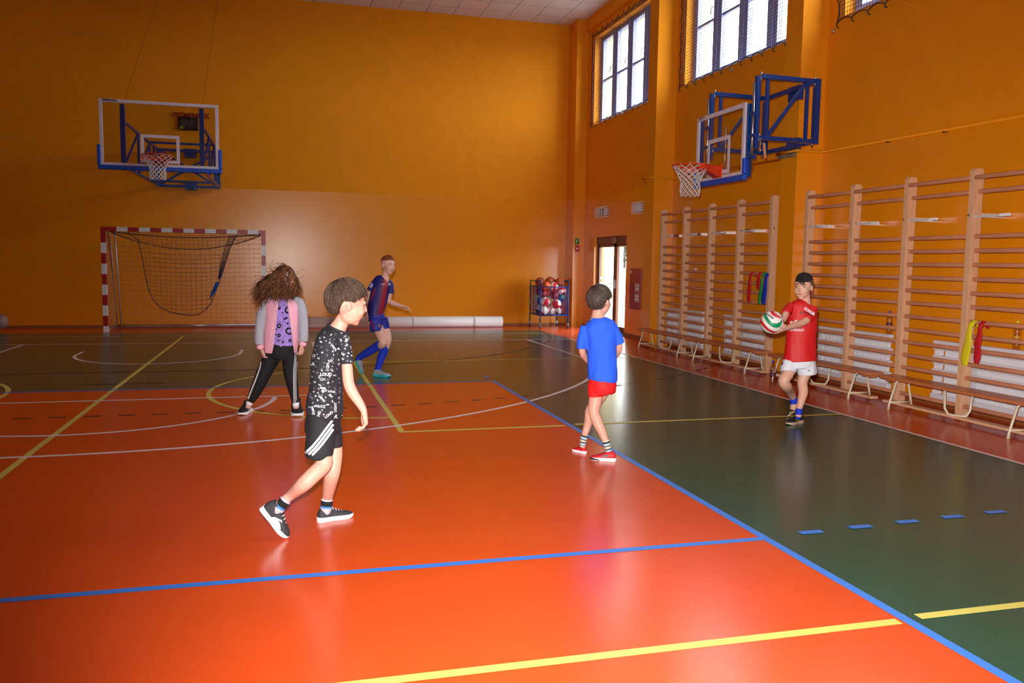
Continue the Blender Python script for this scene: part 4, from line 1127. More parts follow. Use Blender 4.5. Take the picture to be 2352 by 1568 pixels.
    def short_hair(s, m, thick=.055, front=.38, side=.10, back=-.45, n=900, ln=.16, flow=None, name='hair', seed=1, jitter=.25, strand_r=.010, m2=None, top_extra=0.0, part=None, taper=2.2):
        rnd = random.Random(seed); ins = s.hair_fn(thick, front, side, back); c0 = V((0, -.06, .10))
        def surf(d, t):
            r = V((.335, .415, .40 if d.z > 0 else .40)); k = 1 / math.sqrt((d.x / r.x) ** 2 + (d.y / r.y) ** 2 + (d.z / r.z) ** 2)
            return c0 + d * (k + t)
        mb = MB(); nu, nv = 110, 80; vs = []
        for i in range(nv + 1):
            th = PI * i / nv
            for k in range(nu):
                a = 2 * PI * k / nu; d = V((math.sin(th) * math.cos(a), math.sin(th) * math.sin(a), math.cos(th)))
                e = ins(d); t = thick + top_extra * max(0, d.z) + .012 * noise.noise(d * 6)
                t = t * max(0, min(1, e * taper + .22)) if e > -.06 else -.10
                if e <= -.06: t = -.10
                vs.append(s.hc + s.hm @ surf(d, t) * s.H)
        fs = [(i * nu + k, (i + 1) * nu + k, (i + 1) * nu + (k + 1) % nu, i * nu + (k + 1) % nu) for i in range(nv) for k in range(nu)]
        mb.add(vs, fs)
        st = MB(); whorl = V((0, -.62, .78)).normalized(); cnt = 0
        while cnt < n:
            d = V((rnd.gauss(0, 1), rnd.gauss(0, 1), rnd.gauss(0, 1))).normalized()
            if ins(d) < .02: continue
            cnt += 1
            fdir = (d - whorl * d.dot(whorl)); fdir = fdir.normalized() if fdir.length > .05 else d.orthogonal()
            if flow: fdir = (fdir * .5 + V(flow)).normalized()
            fdir = (fdir - d * fdir.dot(d)).normalized()
            fdir = (fdir + d.cross(fdir) * rnd.uniform(-jitter, jitter)).normalized()
            t0 = (thick + top_extra * max(0, d.z)) * min(1, ins(d) * taper + .22); l_ = ln * rnd.uniform(.6, 1.2)
            pts = []
            for j in range(4):
                f_ = j / 3; dd = (d + fdir * l_ * f_ * 2.4).normalized()
                if ins(dd) < -.12 and j > 1: break
                pts.append(s.hc + s.hm @ surf(dd, t0 * (.75 + .35 * math.sin(f_ * 2.4)) + (.02 * rnd.random() if j == 3 else 0)) * s.H)
            if len(pts) < 3: continue
            R0 = strand_r * s.H * rnd.uniform(.7, 1.3)
            st.tube(pts, [R0, R0 * 1.15, R0 * .8, R0 * .15][:len(pts)], 4, mi=(1 if rnd.random() < .45 else 0))
        mb.add(st.v, st.f)
        for k in range(len(st.m)): mb.m[len(mb.m) - len(st.m) + k] = st.m[k]
        return mb.build(name, [m, m2 or m], s.t, smooth=True)

def shoe(P_, heel, toe, up, m_up, m_sole, L=None, name='shoe', m_lace=None, H=1.0, stripes=None, open_up=None, m_toe=None):
    heel, toe = V(heel), V(toe); x = toe - heel; LL = x.length; x.normalize(); up = V(up); z = (up - x * up.dot(x)).normalized(); y = z.cross(x)
    k = LL / .22
    W = lambda a, b, c: heel + x * a * LL + y * b * k + z * c * k
    prof0 = [(0, .010), (.03, .024), (.12, .031), (.3, .030), (.45, .030), (.62, .037), (.78, .038), (.9, .030), (.97, .018), (1.0, .006)]
    prof = crs(prof0, 3)
    so = MB(); top = [W(a, w_, .024 + .006 * (1 - a)) for a, w_ in prof] + [W(a, -w_, .024 + .006 * (1 - a)) for a, w_ in reversed(prof)]
    sp = lambda a: .012 * max(0, (a - .72) / .28) ** 2
    mid_ = [W(a, w_ * 1.05, .012 + sp(a)) for a, w_ in prof] + [W(a, -w_ * 1.05, .012 + sp(a)) for a, w_ in reversed(prof)]
    bot = [W(a, w_ * .94, sp(a)) for a, w_ in prof] + [W(a, -w_ * .94, sp(a)) for a, w_ in reversed(prof)]
    n = len(top)
    so.add(top + mid_ + bot, [tuple(range(n))] + [tuple(range(3 * n - 1, 2 * n - 1, -1))] + [(j * n + i, j * n + (i + 1) % n, (j + 1) * n + (i + 1) % n, (j + 1) * n + i) for j in (0, 1) for i in range(n)])
    up_ = MB(); secs = [(.01, .016, .050), (.06, .026, .072), (.15, .031, .080), (.28, .030, .078), (.38, .029, .072), (.5, .031, .060), (.62, .035, .050), (.75, .036, .044), (.87, .030, .038), (.95, .020, .031), (.985, .010, .026)]
    m_ = 12; vs = []
    for a, w_, h in secs:
        for j in range(m_ + 1):
            t = PI * j / m_; cx_, sz = math.cos(t), math.sin(t)
            vs.append(W(a, w_ * (abs(cx_) ** .8) * (1 if cx_ >= 0 else -1), .018 + (h * H - .018) * sz ** .75))
    fs = [(i * (m_ + 1) + j, i * (m_ + 1) + j + 1, (i + 1) * (m_ + 1) + j + 1, (i + 1) * (m_ + 1) + j) for i in range(len(secs) - 1) for j in range(m_)]
    fs += [tuple(range(m_ + 1))[::-1], tuple((len(secs) - 1) * (m_ + 1) + j for j in range(m_ + 1))]
    up_.add(vs, fs)
    if m_toe:
        for q in range(len(up_.f)):
            if q // m_ >= 8: up_.m[q] = 1
    sh = up_.build(name, [m_up, m_toe or m_up], P_.t, smooth=True)
    so.build('sole', m_sole, sh, smooth=False)
    cl_ = MB(); cl_.tube([W(.20 + .10 * math.cos(a), .026 * math.sin(a), .071 * H - .002 * math.cos(a)) for a in [2 * PI * j / 16 for j in range(16)]], .0045 * k, 6, closed=True); cl_.build('collar', m_up, sh, smooth=True)
    la = MB()
    for q in range(4):
        a = .40 + .085 * q; h = (.073 - .0085 * q) * H; la.tube([W(a, .016, h - .010), W(a + .02, 0, h + .002), W(a + .01, -.016, h - .010)], .0028 * k, 5)
        la.tube([W(a, -.016, h - .010), W(a + .05, .014, h - .014)], .0024 * k, 5)
    la.build('laces', m_lace or m_up, sh, smooth=True)
    if stripes:
        for side in (1, -1):
            sb = MB()
            for q in range(3):
                a = .42 + .10 * q
                sb.add([W(a, side * .034, .030), W(a + .045, side * .0365, .030), W(a - .005 + .0, side * .0265, .058 - .005 * q), W(a - .05, side * .0245, .060 - .005 * q)], [(0, 1, 2, 3)] if side > 0 else [(3, 2, 1, 0)])
            sb.build('side_stripes', stripes, sh)
    return sh, W

G = lambda u, v: at(u, v, 2, .0)
Z = V((0, 0, 1))

# ---------------------------------------------------------------- A: boy in black lettered T-shirt
A = Person('boy in black lettered T-shirt and black shorts, striding right in the foreground', -2.3, -5.35)
fA = (RIGHT_H * .88 + FWD_H * .40)
A.head(A.J(799, 698, -.02), .226, RIGHT_H * .86 + FWD_H * .42 - Z * .16, Z + RIGHT_H * .10)
A.limb(A.body, [(795, 720, .0, 17), (783, 742, .0, 17), (772, 762, 0, 22)])
A.torso(A.body, [(768, 775, 0, 28, .10), (757, 820, 0, 30, .11), (748, 880, 0, 30, .10), (745, 940, 0, 33, .11), (743, 975, 0, 32, .11)])
A.limb(A.body, [(783, 790, -.10, 11), (795, 825, -.155, 11.5), (797.5, 845, -.165, 13), (801, 880, -.165, 13), (811, 903, -.165, 12.5), (825, 924, -.165, 10.5), (835, 941, -.165, 8.6)])
A.hand(A.J(835, 941, -.165), RIGHT_H * .16 - Z * 1, -RIGHT_H * .9 - FWD_H * .25, size=.148, curl=.62, spread=.05, thumb=1, tcurl=.1, wr=.020)
A.limb(A.body, [(770, 790, .12, 11), (764, 835, .16, 11.5), (758, 880, .18, 11), (757, 925, .18, 8)])
A.hand(A.J(757, 925, .18), -Z + RIGHT_H * .1, -FWD_H, size=.13, curl=.6, thumb=-1)
# legs
tt = G(655, 1237); ot = A.off(tt)
A.limb(A.body, [(740, 985, -.06, 20), (742, 1020, -.09, 20), (743, 1045, -.11, 20), (744, 1066, -.12, 19.5), (722, 1088, -.16, 19), (697, 1112, -.18, 18), (668, 1137, ot + .02, 12.5), (641, 1160, ot, 11), (632, 1178, ot, 9)])
la = G(745, 1196); ol = A.off(la)
A.limb(A.body, [(765, 985, .06, 16), (769, 1015, .07, 16), (770, 1035, .07, 17), (768, 1056, .06, 18), (763, 1085, .045, 18.5), (757, 1115, .02 + ol * .5, 16), (752, 1145, ol + .01, 12.5), (750, 1165, ol, 12), (749, 1178, ol, 9)])
A.finish_body(m_skin); A.face_parts(eye_in=.012)
m_hA = mat('ash_brown_hair', (58, 45, 36), .65, spec=.2); m_hA2 = mat('light_brown_hair', (88, 70, 57), .65, spec=.2)
A.short_hair(m_hA, .075, front=.34, side=.02, back=-.80, n=3200, ln=.20, m2=m_hA2, seed=3, top_extra=.02, strand_r=.0065, jitter=.45)
m_bk = mat('black_shirt_cotton', (32, 32, 40), .85, bump=.15, bscale=220); m_print = mat('white_shirt_print', (226, 224, 232), .7); m_print2 = mat('grey_shirt_print', (120, 118, 128), .8)
g = MB()
A.torso(g, [(775, 757, .0, 25, .075), (771, 768, 0, 34, .12), (765, 785, 0, 39, .145), (759, 815, 0, 39, .145), (752, 850, 0, 37, .135), (750, 890, 0, 38, .13), (746, 925, 0, 42, .135), (744, 945, 0, 43, .14), (743, 950, 0, 43, .14)])
A.limb(g, [(786, 780, -.11, 17), (792, 805, -.145, 17), (796, 828, -.16, 16.5), (797, 838, -.165, 15.5)])
A.limb(g, [(774, 782, .13, 16), (773, 810, .16, 16), (771, 836, .17, 15)])
o, out = remesh(g, 't_shirt', .006, m_bk, A.t, 5, wrinkle=.005, wscale=13); bA = bvh_of(out)
cr = MB(); cr.tube([A.J(776, 756, 0) + RIGHT_H * (.052 * math.cos(a) + .002) + FWD_H * .058 * math.sin(a) + Z * (-.022 * math.cos(a) + .002) for a in [2 * PI * k / 20 for k in range(20)]], .007, 6, closed=True); cr.build('collar', m_bk, o, smooth=True)
rn = random.Random(11); sh1 = [txt('LOUD', 748.5, 859.5, 9.5, 0, .04), txt('GH', 741, 871, 9, 0, -.0), txt('R', 720.5, 836, 10, 0), txt('O', 721.5, 817, 9, 0), txt('I GH', 753, 842, 9, 90), txt('UT', 759, 829, 8), txt('REBEL', 742, 891, 5.5, -10), txt('OUT LOUD', 754, 898, 6, -8), txt('LMNO', 739, 915, 7, -48), txt('vWxYZ', 734, 933, 8, -4),
        txt('HG', 733, 950, 8.5, 75), txt('LIGHT', 770, 935, 8, 88), txt('A', 770.5, 957, 11), txt('REBEL', 719, 940, 5.5, -70), txt('PH', 759, 909, 8, -40), txt('S', 783.5, 782, 8, 10), txt('VWX', 766, 798, 8, -48), txt('LOUD', 755, 952, 8, 38), txt('XYZ', 798, 780, 8, 50), txt('US', 788, 813, 7, -40), txt('ME', 809, 795, 8, 40)]
words = ['A', 'B', 'C', 'D', 'E', 'F', 'G', 'H', 'K', 'L', 'M', 'N', 'P', 'R', 'S', 'T', 'U', 'V', 'X', 'Z', 'IT', 'UP', 'HI', 'LO', 'OY', 'NO', 'RE']
sh2 = []
taken = [(747, 860), (741, 872), (753, 842), (742, 891), (754, 898), (739, 915), (734, 933), (733, 950), (770, 935), (766, 798), (755, 952), (759, 909)]
tries = 0
while len(sh2) < 125 and tries < 3000:
    tries += 1
    v = rn.uniform(762, 957); uc = 760 - (v - 760) * .1; u = rn.uniform(uc - 44, uc + 54)
    if any(abs(u - a) < 8 and abs(v - b) < 7 for a, b in taken): continue
    taken.append((u, v)); w_ = rn.choice(words)
    if rn.random() < .10: sh1.append(blob(u, v, rn.uniform(2.5, 4.5), rn.uniform(1.2, 2.2), rn.uniform(-60, 60), 7))
    else: sh2.append((rn.random(), txt(w_, u, v, rn.uniform(4.2, 7), rn.uniform(-80, 80), .02)))
sh1 += [q for r0, q in sh2 if r0 < .62]
decal('white_lettering', sh1, bA, m_print, o); decal('grey_lettering', [q for r0, q in sh2 if r0 >= .62], bA, m_print2, o)
# letters on the far side too
mbk = MB()
for k in range(46):
    z0 = A.J(760, rn.uniform(775, 945), 0); src = z0 + FWD_H * 1.5 + RIGHT_H * rn.uniform(-.08, .08)
    vs, fs = text_geo(rn.choice(words), .03, .0009); a0 = rn.uniform(-1, 1); pts = []
    for q in vs:
        p_ = src - RIGHT_H * (q.x * math.cos(a0) - q.y * math.sin(a0)) + Z * (q.x * math.sin(a0) + q.y * math.cos(a0)); h_ = bA.ray_cast(p_, -FWD_H)
        pts.append(h_[0] + FWD_H * .002 if h_[0] is not None else None)
    if all(q is not None for q in pts): mbk.add(pts, fs)
mbk.build('back_lettering', m_print, o)
m_bs = mat('black_shorts_cloth', (24, 24, 30), .8, bump=.1, bscale=160)
g = MB()
A.torso(g, [(744, 940, 0, 38, .125), (742, 970, 0, 41, .13), (741, 990, 0, 40, .13)])
A.limb(g, [(738, 985, -.05, 33), (735, 1015, -.075, 34), (733, 1036, -.10, 34), (733, 1041, -.10, 34)], flat=.86)
A.limb(g, [(760, 985, .06, 26), (765, 1010, .07, 21.5), (767.5, 1027, .07, 20)], flat=1)
o, out = remesh(g, 'shorts', .006, m_bs, A.t, 5, wrinkle=.004, wscale=11); bS = bvh_of(out)
decal('three_white_stripes', [strip([(764 - 1, 965 + 0), (748, 985), (731, 1009), (719, 1024), (702, 1040)], 5, 16), strip([(765, 974), (752, 992), (736, 1014), (725, 1028), (709, 1043)], 5, 16), strip([(765, 985), (754, 1001), (741, 1019), (731, 1031), (717, 1045)], 5, 16)], bS, m_print, o)
m_sock = mat('grey_sock_knit', (196, 180, 184), .9, bump=.3, bscale=300); m_sockb = mat('black_sock_top', (18, 18, 22), .9); m_sockl = mat('blue_sock_ring', (60, 130, 200), .9)
def sock(P_, L, cuts, mats_, name='sock'):
    mb = MB(); pts = [(P_.J(u, v, o), P_.r(r, o), P_.r(r, o)) for u, v, o, r in L]; N = 24
    fine = []
    for k in range(N + 1):
        x = k / N * (len(pts) - 1); i = min(int(x), len(pts) - 2); f_ = x - i
        fine.append((pts[i][0].lerp(pts[i + 1][0], f_), pts[i][1] + (pts[i + 1][1] - pts[i][1]) * f_, pts[i][2] + (pts[i + 1][2] - pts[i][2]) * f_))
    mb.loft(fine, RIGHT_H, 20)
    for q in range(len(mb.f)):
        f_ = (q // 20 - 3) / N; mi = 0
        for c_, m_ in cuts:
            if f_ >= c_: mi = m_
        mb.m[q] = mi
    return mb.build(name, mats_, P_.t, smooth=True)
sock(A, [(655, 1149, ot + .005, 14), (641, 1166, ot, 13), (631, 1181, ot, 11)], [(0, 1), (.33, 2), (.42, 0), (.85, 3)], [m_sock, m_sockb, m_sockl, mat('navy_sock', (20, 40, 110), .9)])
sock(A, [(751, 1148, ol, 14), (749, 1166, ol, 13.5), (748, 1181, ol, 10.5)], [(0, 1), (.3, 2), (.42, 0)], [m_sock, m_sockb, m_sockl])
m_shA = mat('black_trainer_mesh', (44, 44, 50), .7, bump=.3, bscale=260); m_shs = mat('white_trainer_sole', (240, 240, 244), .5)
sh_, W_ = shoe(A, G(729, 1199), G(811, 1185), Z, m_shA, m_shs, m_lace=mat('pale_laces', (210, 190, 190), .7))
sh_, W_ = shoe(A, A.J(597, 1166, ot), A.J(656, 1238, ot), RIGHT_H * .78 + Z * .6, m_shA, m_shs, m_lace=mat('pale_laces', (210, 190, 190), .7), H=1.25)
sb = MB()
sb.add([W_(.30, -.034, .02), W_(.52, -.036, .02), W_(.72, -.038, .03), W_(.60, -.036, .045), W_(.50, -.033, .05), W_(.62, -.035, .058), W_(.56, -.030, .062), W_(.40, -.033, .046)], [(0, 1, 2, 3), (0, 3, 4, 7), (7, 4, 5, 6)])
sb.add([W_(.30, .034, .02), W_(.52, .036, .02), W_(.72, .038, .03), W_(.60, .036, .045), W_(.50, .033, .05), W_(.62, .035, .058), W_(.56, .030, .062), W_(.40, .033, .046)], [(3, 2, 1, 0), (7, 4, 3, 0), (6, 5, 4, 7)])
sb.build('white_side_mark', m_shs, sh_)

# ---------------------------------------------------------------- B: girl with flying hair
Bp = Person('girl with flying curly brown hair, pink and grey jacket and black trousers', -2.55, -1.9)
Bp.head(Bp.J(655, 641, 0), .232, RIGHT_H * .80 - FWD_H * .60, Z, skin=m_skin3)
Bp.limb(Bp.body, [(652, 660, 0, 12), (651, 676, 0, 12), (650, 690, 0, 15)])
Bp.torso(Bp.body, [(651, 695, 0, 30, .07), (649, 740, 0, 30, .08), (648, 780, 0, 26, .07), (647, 797, 0, 26, .07)])
Bp.limb(Bp.body, [(613, 698, 0, 8), (597, 750, -.02, 8), (599, 785, -.04, 5), (602, 805, -.06, 4.4)])
Bp.hand(Bp.J(602, 805, -.06), RIGHT_H * .35 - Z, RIGHT_H * .8 + FWD_H * .5, size=.135, curl=.65, thumb=-1, wr=.018)
Bp.limb(Bp.body, [(688, 698, 0, 8), (697, 750, -.02, 8), (696, 780, -.04, 5), (693, 797, -.06, 4.4)])
Bp.hand(Bp.J(693, 797, -.06), -RIGHT_H * .15 - Z, -RIGHT_H * .8 + FWD_H * .5, size=.125, curl=.85, thumb=1, wr=.018)
for L_ in ([(624, 815, 0, 14), (606, 862, -.02, 12), (590, 895, -.02, 9.5), (575, 924, -.01, 6.5), (570, 935, -.01, 7)], [(667, 815, 0, 14), (669, 862, 0, 12), (675, 897, .02, 9), (679, 926, .03, 6.5), (680, 936, .03, 7)]): Bp.limb(Bp.body, L_)
Bp.finish_body(m_skin3); Bp.face_parts()
m_ph = mat('purple_shirt_cotton', (170, 140, 226), .85); m_pink = mat('pink_jersey', (248, 184, 206), .85, bump=.1, bscale=200); m_gry = mat('grey_melange_jersey', (176, 180, 192), .9, bump=.2, bscale=260, var=.12, vscale=160); m_blk = mat('black_trouser_cloth', (14, 14, 18), .8)
g = MB(); Bp.torso(g, [(651, 683, 0, 15, .05), (651, 692, 0, 28, .075), (650, 730, 0, 30, .09), (649, 770, 0, 29, .09), (649, 796, 0, 29, .095), (649, 797, 0, 29, .095)])
o, out = remesh(g, 'purple_t_shirt', .007, m_ph, Bp.t, 4, wrinkle=.003, wscale=14); bB = bvh_of(out)
sh = []
rb = random.Random(5)
for (u, v, a, b, h) in ((660, 712, 6.5, 8, .45), (641, 748, 5, 6, .4), (664, 760, 9, 8.5, .55), (641, 770, 4, 5, .3), (666, 782, 4, 4, .35), (642, 708, 2.5, 4.5, 0), (656, 731, 5.5, 2.5, 0), (649, 718, 2, 1.8, 0), (635, 756, 1.6, 1.8, 0), (650, 785, 3.2, 3.4, .4), (640, 781, 2.5, 2.5, .4), (661, 742, 2.5, 2, 0), (634, 768, 2.4, 1.6, 0)): sh.append(blob(u, v, a, b, rb.uniform(-30, 30), 16, h))
for pts in ([(640, 703), (650, 700), (662, 704)], [(636, 740), (646, 738), (650, 748), (645, 760)], [(650, 722), (652, 738), (662, 746)], [(632, 776), (640, 786), (650, 776), (655, 770)]): sh.append(strip(pts, .8, 10))
decal('abstract_black_print', sh, bB, mat('black_shirt_print', (20, 14, 30), .8), o)
g = MB(); Bp.torso(g, [(651, 684, 0, 17, .055), (651, 691, 0, 33, .08), (650, 700, 0, 39, .095), (649, 740, 0, 38.5, .105), (647, 775, 0, 38, .108), (645, 800, 0, 37, .108), (644, 812, 0, 36, .105)])
def cut_front(out, P_, lo, hi):
    keep = []
    for f_ in out.f:
        c_ = V((0, 0, 0))
        for i in f_: c_ += V(out.v[i])
        c_ /= len(f_); q = c_ - CAM_POS; dd = q.dot(_w); u = 1176 + F_PX * q.dot(_r3) / dd; v = 784 - F_PX * q.dot(_u3) / dd
        t = (v - 685) / 125; l_ = lo[0] + (lo[1] - lo[0]) * t; h_ = hi[0] + (hi[1] - hi[0]) * t
        if P_.off(c_) < 0 and l_ < u < h_: continue
        if v > 811: continue
        keep.append(f_)
    return keep
me_o, out = remesh(g, 'jacket', .006, m_pink, Bp.t, 4, wrinkle=.004, wscale=11); bvh_of(out)
keep = cut_front(out, Bp, (640, 625), (659, 676))
bpy.data.objects.remove(me_o); out.f = keep; out.m = [0] * len(keep); used = sorted({i for f_ in keep for i in f_}); mp_ = {a: b for b, a in enumerate(used)}; out.v = [out.v[i] for i in used]; out.f = [tuple(mp_[i] for i in f_) for f_ in keep]
jk = out.build('jacket', m_pink, Bp.t, smooth=True); so_ = jk.modifiers.new('thickness', 'SOLIDIFY'); so_.thickness = .006; so_.offset = 0
bJ = bvh_of(out)
def on(u, v, bv, lift=.004):
    d = pray(u, v); h = bv.ray_cast(CAM_POS, d)
    return h[0] - d * lift if h[0] is not None else None
for e0, e1 in (((639, 688), (624.5, 812)), ((660, 688), (677, 806))):
    pts = [on(e0[0] + (e1[0] - e0[0]) * k / 14 + (-.2 if e0[0] < 650 else .2), e0[1] + (e1[1] - e0[1]) * k / 14, bJ, 0) for k in range(15)]; pts = [p for p in pts if p is not None]
    mb = MB(); mb.tube(pts, .0078, 8); mb.build('front_ribbing', mat('pale_pink_rib', (236, 186, 206), .85), jk, smooth=True)
for u, v in ((637, 693), (633.5, 714), (630, 737), (627, 758), (624.5, 782), (621, 808), (661.5, 692), (665.5, 712), (669, 732), (672, 756), (674.5, 776)):
    p = on(u, v, bJ, .004)
    if p is not None: mb = MB(); mb.ellipsoid(p, .0045, nu=8, nv=6); mb.build('snap_button', m_steel, jk, smooth=True)
for L_, cf in (([(626, 688, 0, 6), (616, 693, 0, 10), (604, 716, -.01, 12.5), (600, 740, -.02, 13), (596, 770, -.03, 11.5), (597, 792, -.04, 10.5)], [(597, 793, -.045, 9), (600, 801, -.05, 7.5)]), ([(676, 687, 0, 6), (686, 692, 0, 10), (694, 716, -.01, 11.5), (696, 740, -.02, 11.5), (697, 768, -.03, 11.5), (696, 785, -.04, 10)], [(696, 786, -.045, 9), (694, 794, -.05, 7.5)])):
    g = MB(); Bp.limb(g, L_); so2, _o = remesh(g, 'sleeve', .006, m_gry, Bp.t, 3, wrinkle=.005, wscale=20); g = MB(); Bp.limb(g, cf); g.build('cuff', m_pink, so2, smooth=True)
g = MB()
Bp.torso(g, [(648, 790, 0, 32, .095), (647, 806, 0, 34, .10), (646, 815, 0, 33, .10), (645, 823, 0, 30, .09)])
Bp.limb(g, [(634, 804, 0, 15), (628, 815, 0, 19), (619, 832, -.01, 19), (604, 862, -.02, 17), (586, 900, -.02, 13.5), (575, 920, -.01, 9.5)])
Bp.limb(g, [(662, 804, 0, 15), (665, 815, 0, 18), (666, 830, 0, 17), (668, 862, 0, 15.5), (675, 900, .02, 11.5), (679, 923, .03, 8.5)])
o, out = remesh(g, 'trousers', .006, m_blk, Bp.t, 4, wrinkle=.004, wscale=12); bT = bvh_of(out)
m_stw = mat('white_trouser_stripe', (222, 226, 230), .7)
decal('white_side_stripe', [strip([(601.5, 824), (597, 846), (589, 868), (579, 893), (570, 916)], 3.2, 14)], bT, m_stw, o)
decal('white_side_stripe', [strip([(680.5, 812), (677, 850), (676.5, 880), (678, 924)], 1.6, 14), strip([(677.6, 812), (674, 850), (674, 880), (675, 924)], 1.2, 14), strip([(682.4, 830), (679.6, 856), (679.6, 885), (681, 924)], 1.2, 14)], bT, m_stw, o)
for u, v, o_ in ((573, 924, -.01), (679.5, 927, .03)):
    g = MB(); Bp.limb(g, [(u, v - 3, o_, 7.6), (u, v + 6, o_, 7.6)]); g.build('white_sock', m_white, Bp.t, smooth=True)
m_shB = mat('black_knit_shoe', (22, 22, 26), .8)
shoe(Bp, G(573, 943), G(553, 955), Z, m_shB, m_shs, H=1.15)
shoe(Bp, G(680, 944), G(684, 958.5), Z, m_shB, m_shs, H=1.15)
# curly flying hair
m_h1 = mat('dark_curly_hair', (66, 40, 26), .6, spec=.3); m_h2 = mat('mid_curly_hair', (116, 70, 42), .6, spec=.3); m_h3 = mat('light_curly_hair', (168, 108, 66), .55, spec=.3)
rh = random.Random(9); hm = MB()
Bp.hc0 = Bp.hc
def ghair(root, tgt, L_, lift_=.35, r0=None):
    tgt = tgt.normalized(); out_ = (root - Bp.hc).normalized(); ph = rh.uniform(0, 6.28); cw = rh.uniform(.006, .017); fr_ = rh.uniform(10, 20); pts = []
    sx = tgt.orthogonal().normalized(); sy = tgt.cross(sx); droop = rh.uniform(.15, .45)
    for j in range(15):
        f_ = j / 14; dirv = out_ * (lift_ * (1 - f_)) + tgt
        p = root + dirv * L_ * f_ - Z * droop * L_ * f_ * f_ + (sx * math.cos(ph + fr_ * f_) + sy * math.sin(ph + fr_ * f_)) * cw * min(1, f_ * 2.5)
        q = Bp.hm.inverted() @ (p - Bp.hc) / Bp.H; e = math.sqrt((q.x / .37) ** 2 + ((q.y + .03) / .47) ** 2 + ((q.z - .05) / .48) ** 2)
        if e < 1 and e > .01: p = Bp.hc + Bp.hm @ (V((0, -.03, .05)) + (q - V((0, -.03, .05))) / e * (1 + .03 * rh.random())) * Bp.H
        pts.append(p)
    R0 = r0 or rh.uniform(.0013, .0034); hm.tube(pts, [R0 * (1 - .7 * (j / 14) ** 2) for j in range(15)], 3, mi=rh.choice((0, 0, 0, 1, 1, 2)))
for u, v, o_, a, b in ((651, 634, .02, 25, 22), (634, 648, .0, 26, 22), (614, 657, -.02, 24, 17), (628, 668, -.03, 25, 14), (607, 655, -.02, 13, 9), (655, 664, .06, 22, 14)):
    hm.ellipsoid(Bp.J(u, v, o_), (Bp.r(a), Bp.r(b) * 1.0, Bp.r(b)), nu=20, nv=14, mi=0)
for k in range(2700):
    th = rh.uniform(0, 2 * PI); zc = rh.uniform(-.25, .98)
    dx_, dy_ = math.cos(th) * math.sqrt(1 - zc * zc), math.sin(th) * math.sqrt(1 - zc * zc)
    if dy_ > .55 and zc < .55: continue
    root = Bp.hc + Bp.hm @ V((dx_ * .35, dy_ * .43 - .06, zc * .41 + .11)) * Bp.H
    side = (root - Bp.hc).dot(RIGHT_H); up_ = max(0, zc - .2)
    if side < .035: tgt = -RIGHT_H * rh.uniform(.35, 1.05) * (1 - .35 * up_) + Z * rh.uniform(-1.0, -.25) - Z * .7 * up_ + FWD_H * rh.uniform(-.6, .5); L_ = rh.uniform(.12, .27)
    else: tgt = RIGHT_H * rh.uniform(-.1, .5) - Z * rh.uniform(.7, 1.2) - FWD_H * rh.uniform(-.3, .5); L_ = rh.uniform(.12, .20)
    if rh.random() < .012: tgt = -RIGHT_H * rh.uniform(.2, 1) + Z * rh.uniform(.1, .7); L_ *= .6
    ghair(root, tgt, L_, .02 if zc > .3 else .2)
for k in range(500):   # locks blown over the camera side of the face
    root = Bp.hc + Bp.hm @ V((rh.uniform(.20, .36), rh.uniform(-.12, .16), rh.uniform(.02, .36))) * Bp.H
    ghair(root, RIGHT_H * rh.uniform(-.3, .75) - Z * rh.uniform(.8, 1.1) - FWD_H * rh.uniform(.0, .3), rh.uniform(.12, .21), .1)
for u0, v0, pts in ((0, 0, [(672, 634), (682, 629), (692, 620), (698, 618)]), (0, 0, [(678, 641), (690, 637), (700, 632)]), (0, 0, [(623, 618), (622, 607), (626, 600), (630, 597)]), (0, 0, [(585, 636), (592, 632), (600, 634)]), (0, 0, [(670, 655), (685, 665), (697, 678)]), (0, 0, [(668, 660), (680, 672), (674, 682)])):
    hm.tube([Bp.J(u, v, -.05) for u, v in pts], .0018, 4, mi=2)
hm.build('curly_hair', [m_h1, m_h2, m_h3], Bp.t, smooth=True)
Bp.short_hair(m_h1, .045, front=.52, side=-.1, back=-.7, n=300, ln=.2, m2=m_h2, seed=5, name='hair_crown')

# ---------------------------------------------------------------- C: teenager in blue and dark red kit
Cp = Person('teenage boy in blue and dark red football kit with long blue socks, at the back', -1.35, .65)
Cp.head(Cp.J(891.5, 609, 0), .235, RIGHT_H * .72 - FWD_H * .69 - Z * .08, Z + RIGHT_H * .08, skin=m_skin3)
Cp.limb(Cp.body, [(888, 622, .0, 9), (885, 634, 0, 9), (882, 645, 0, 12)])
Cp.torso(Cp.body, [(877, 650, 0, 17, .08), (871, 680, 0, 16, .08), (864, 715, 0, 15, .08), (864, 735, 0, 16, .09)])
Cp.limb(Cp.body, [(858, 655, -.02, 7), (849, 672, -.02, 6.3), (842, 697, 0, 5.5), (840, 712, -.05, 4.5), (842, 722, -.08, 3.8)])
Cp.hand(Cp.J(842, 722, -.08), -Z + RIGHT_H * .1, RIGHT_H, size=.16, curl=.4, thumb=-1, wr=.02)
Cp.limb(Cp.body, [(897, 658, .02, 6.5), (895, 676, .02, 6.3), (892, 689, .02, 6), (904, 697, .0, 5.6), (921, 702, -.02, 3.9)])
Cp.hand(Cp.J(921, 702, -.02), RIGHT_H * .95 - Z * .25, -FWD_H * .4 - Z * .9, size=.15, curl=.28, thumb=1, wr=.02)
Cp.limb(Cp.body, [(866, 745, -.03, 12), (873, 765, -.06, 11.5), (880, 787, -.10, 10), (868, 795, -.03, 9), (846, 808, .04, 8.5), (826, 820, .08, 6), (820, 830, .08, 6)])
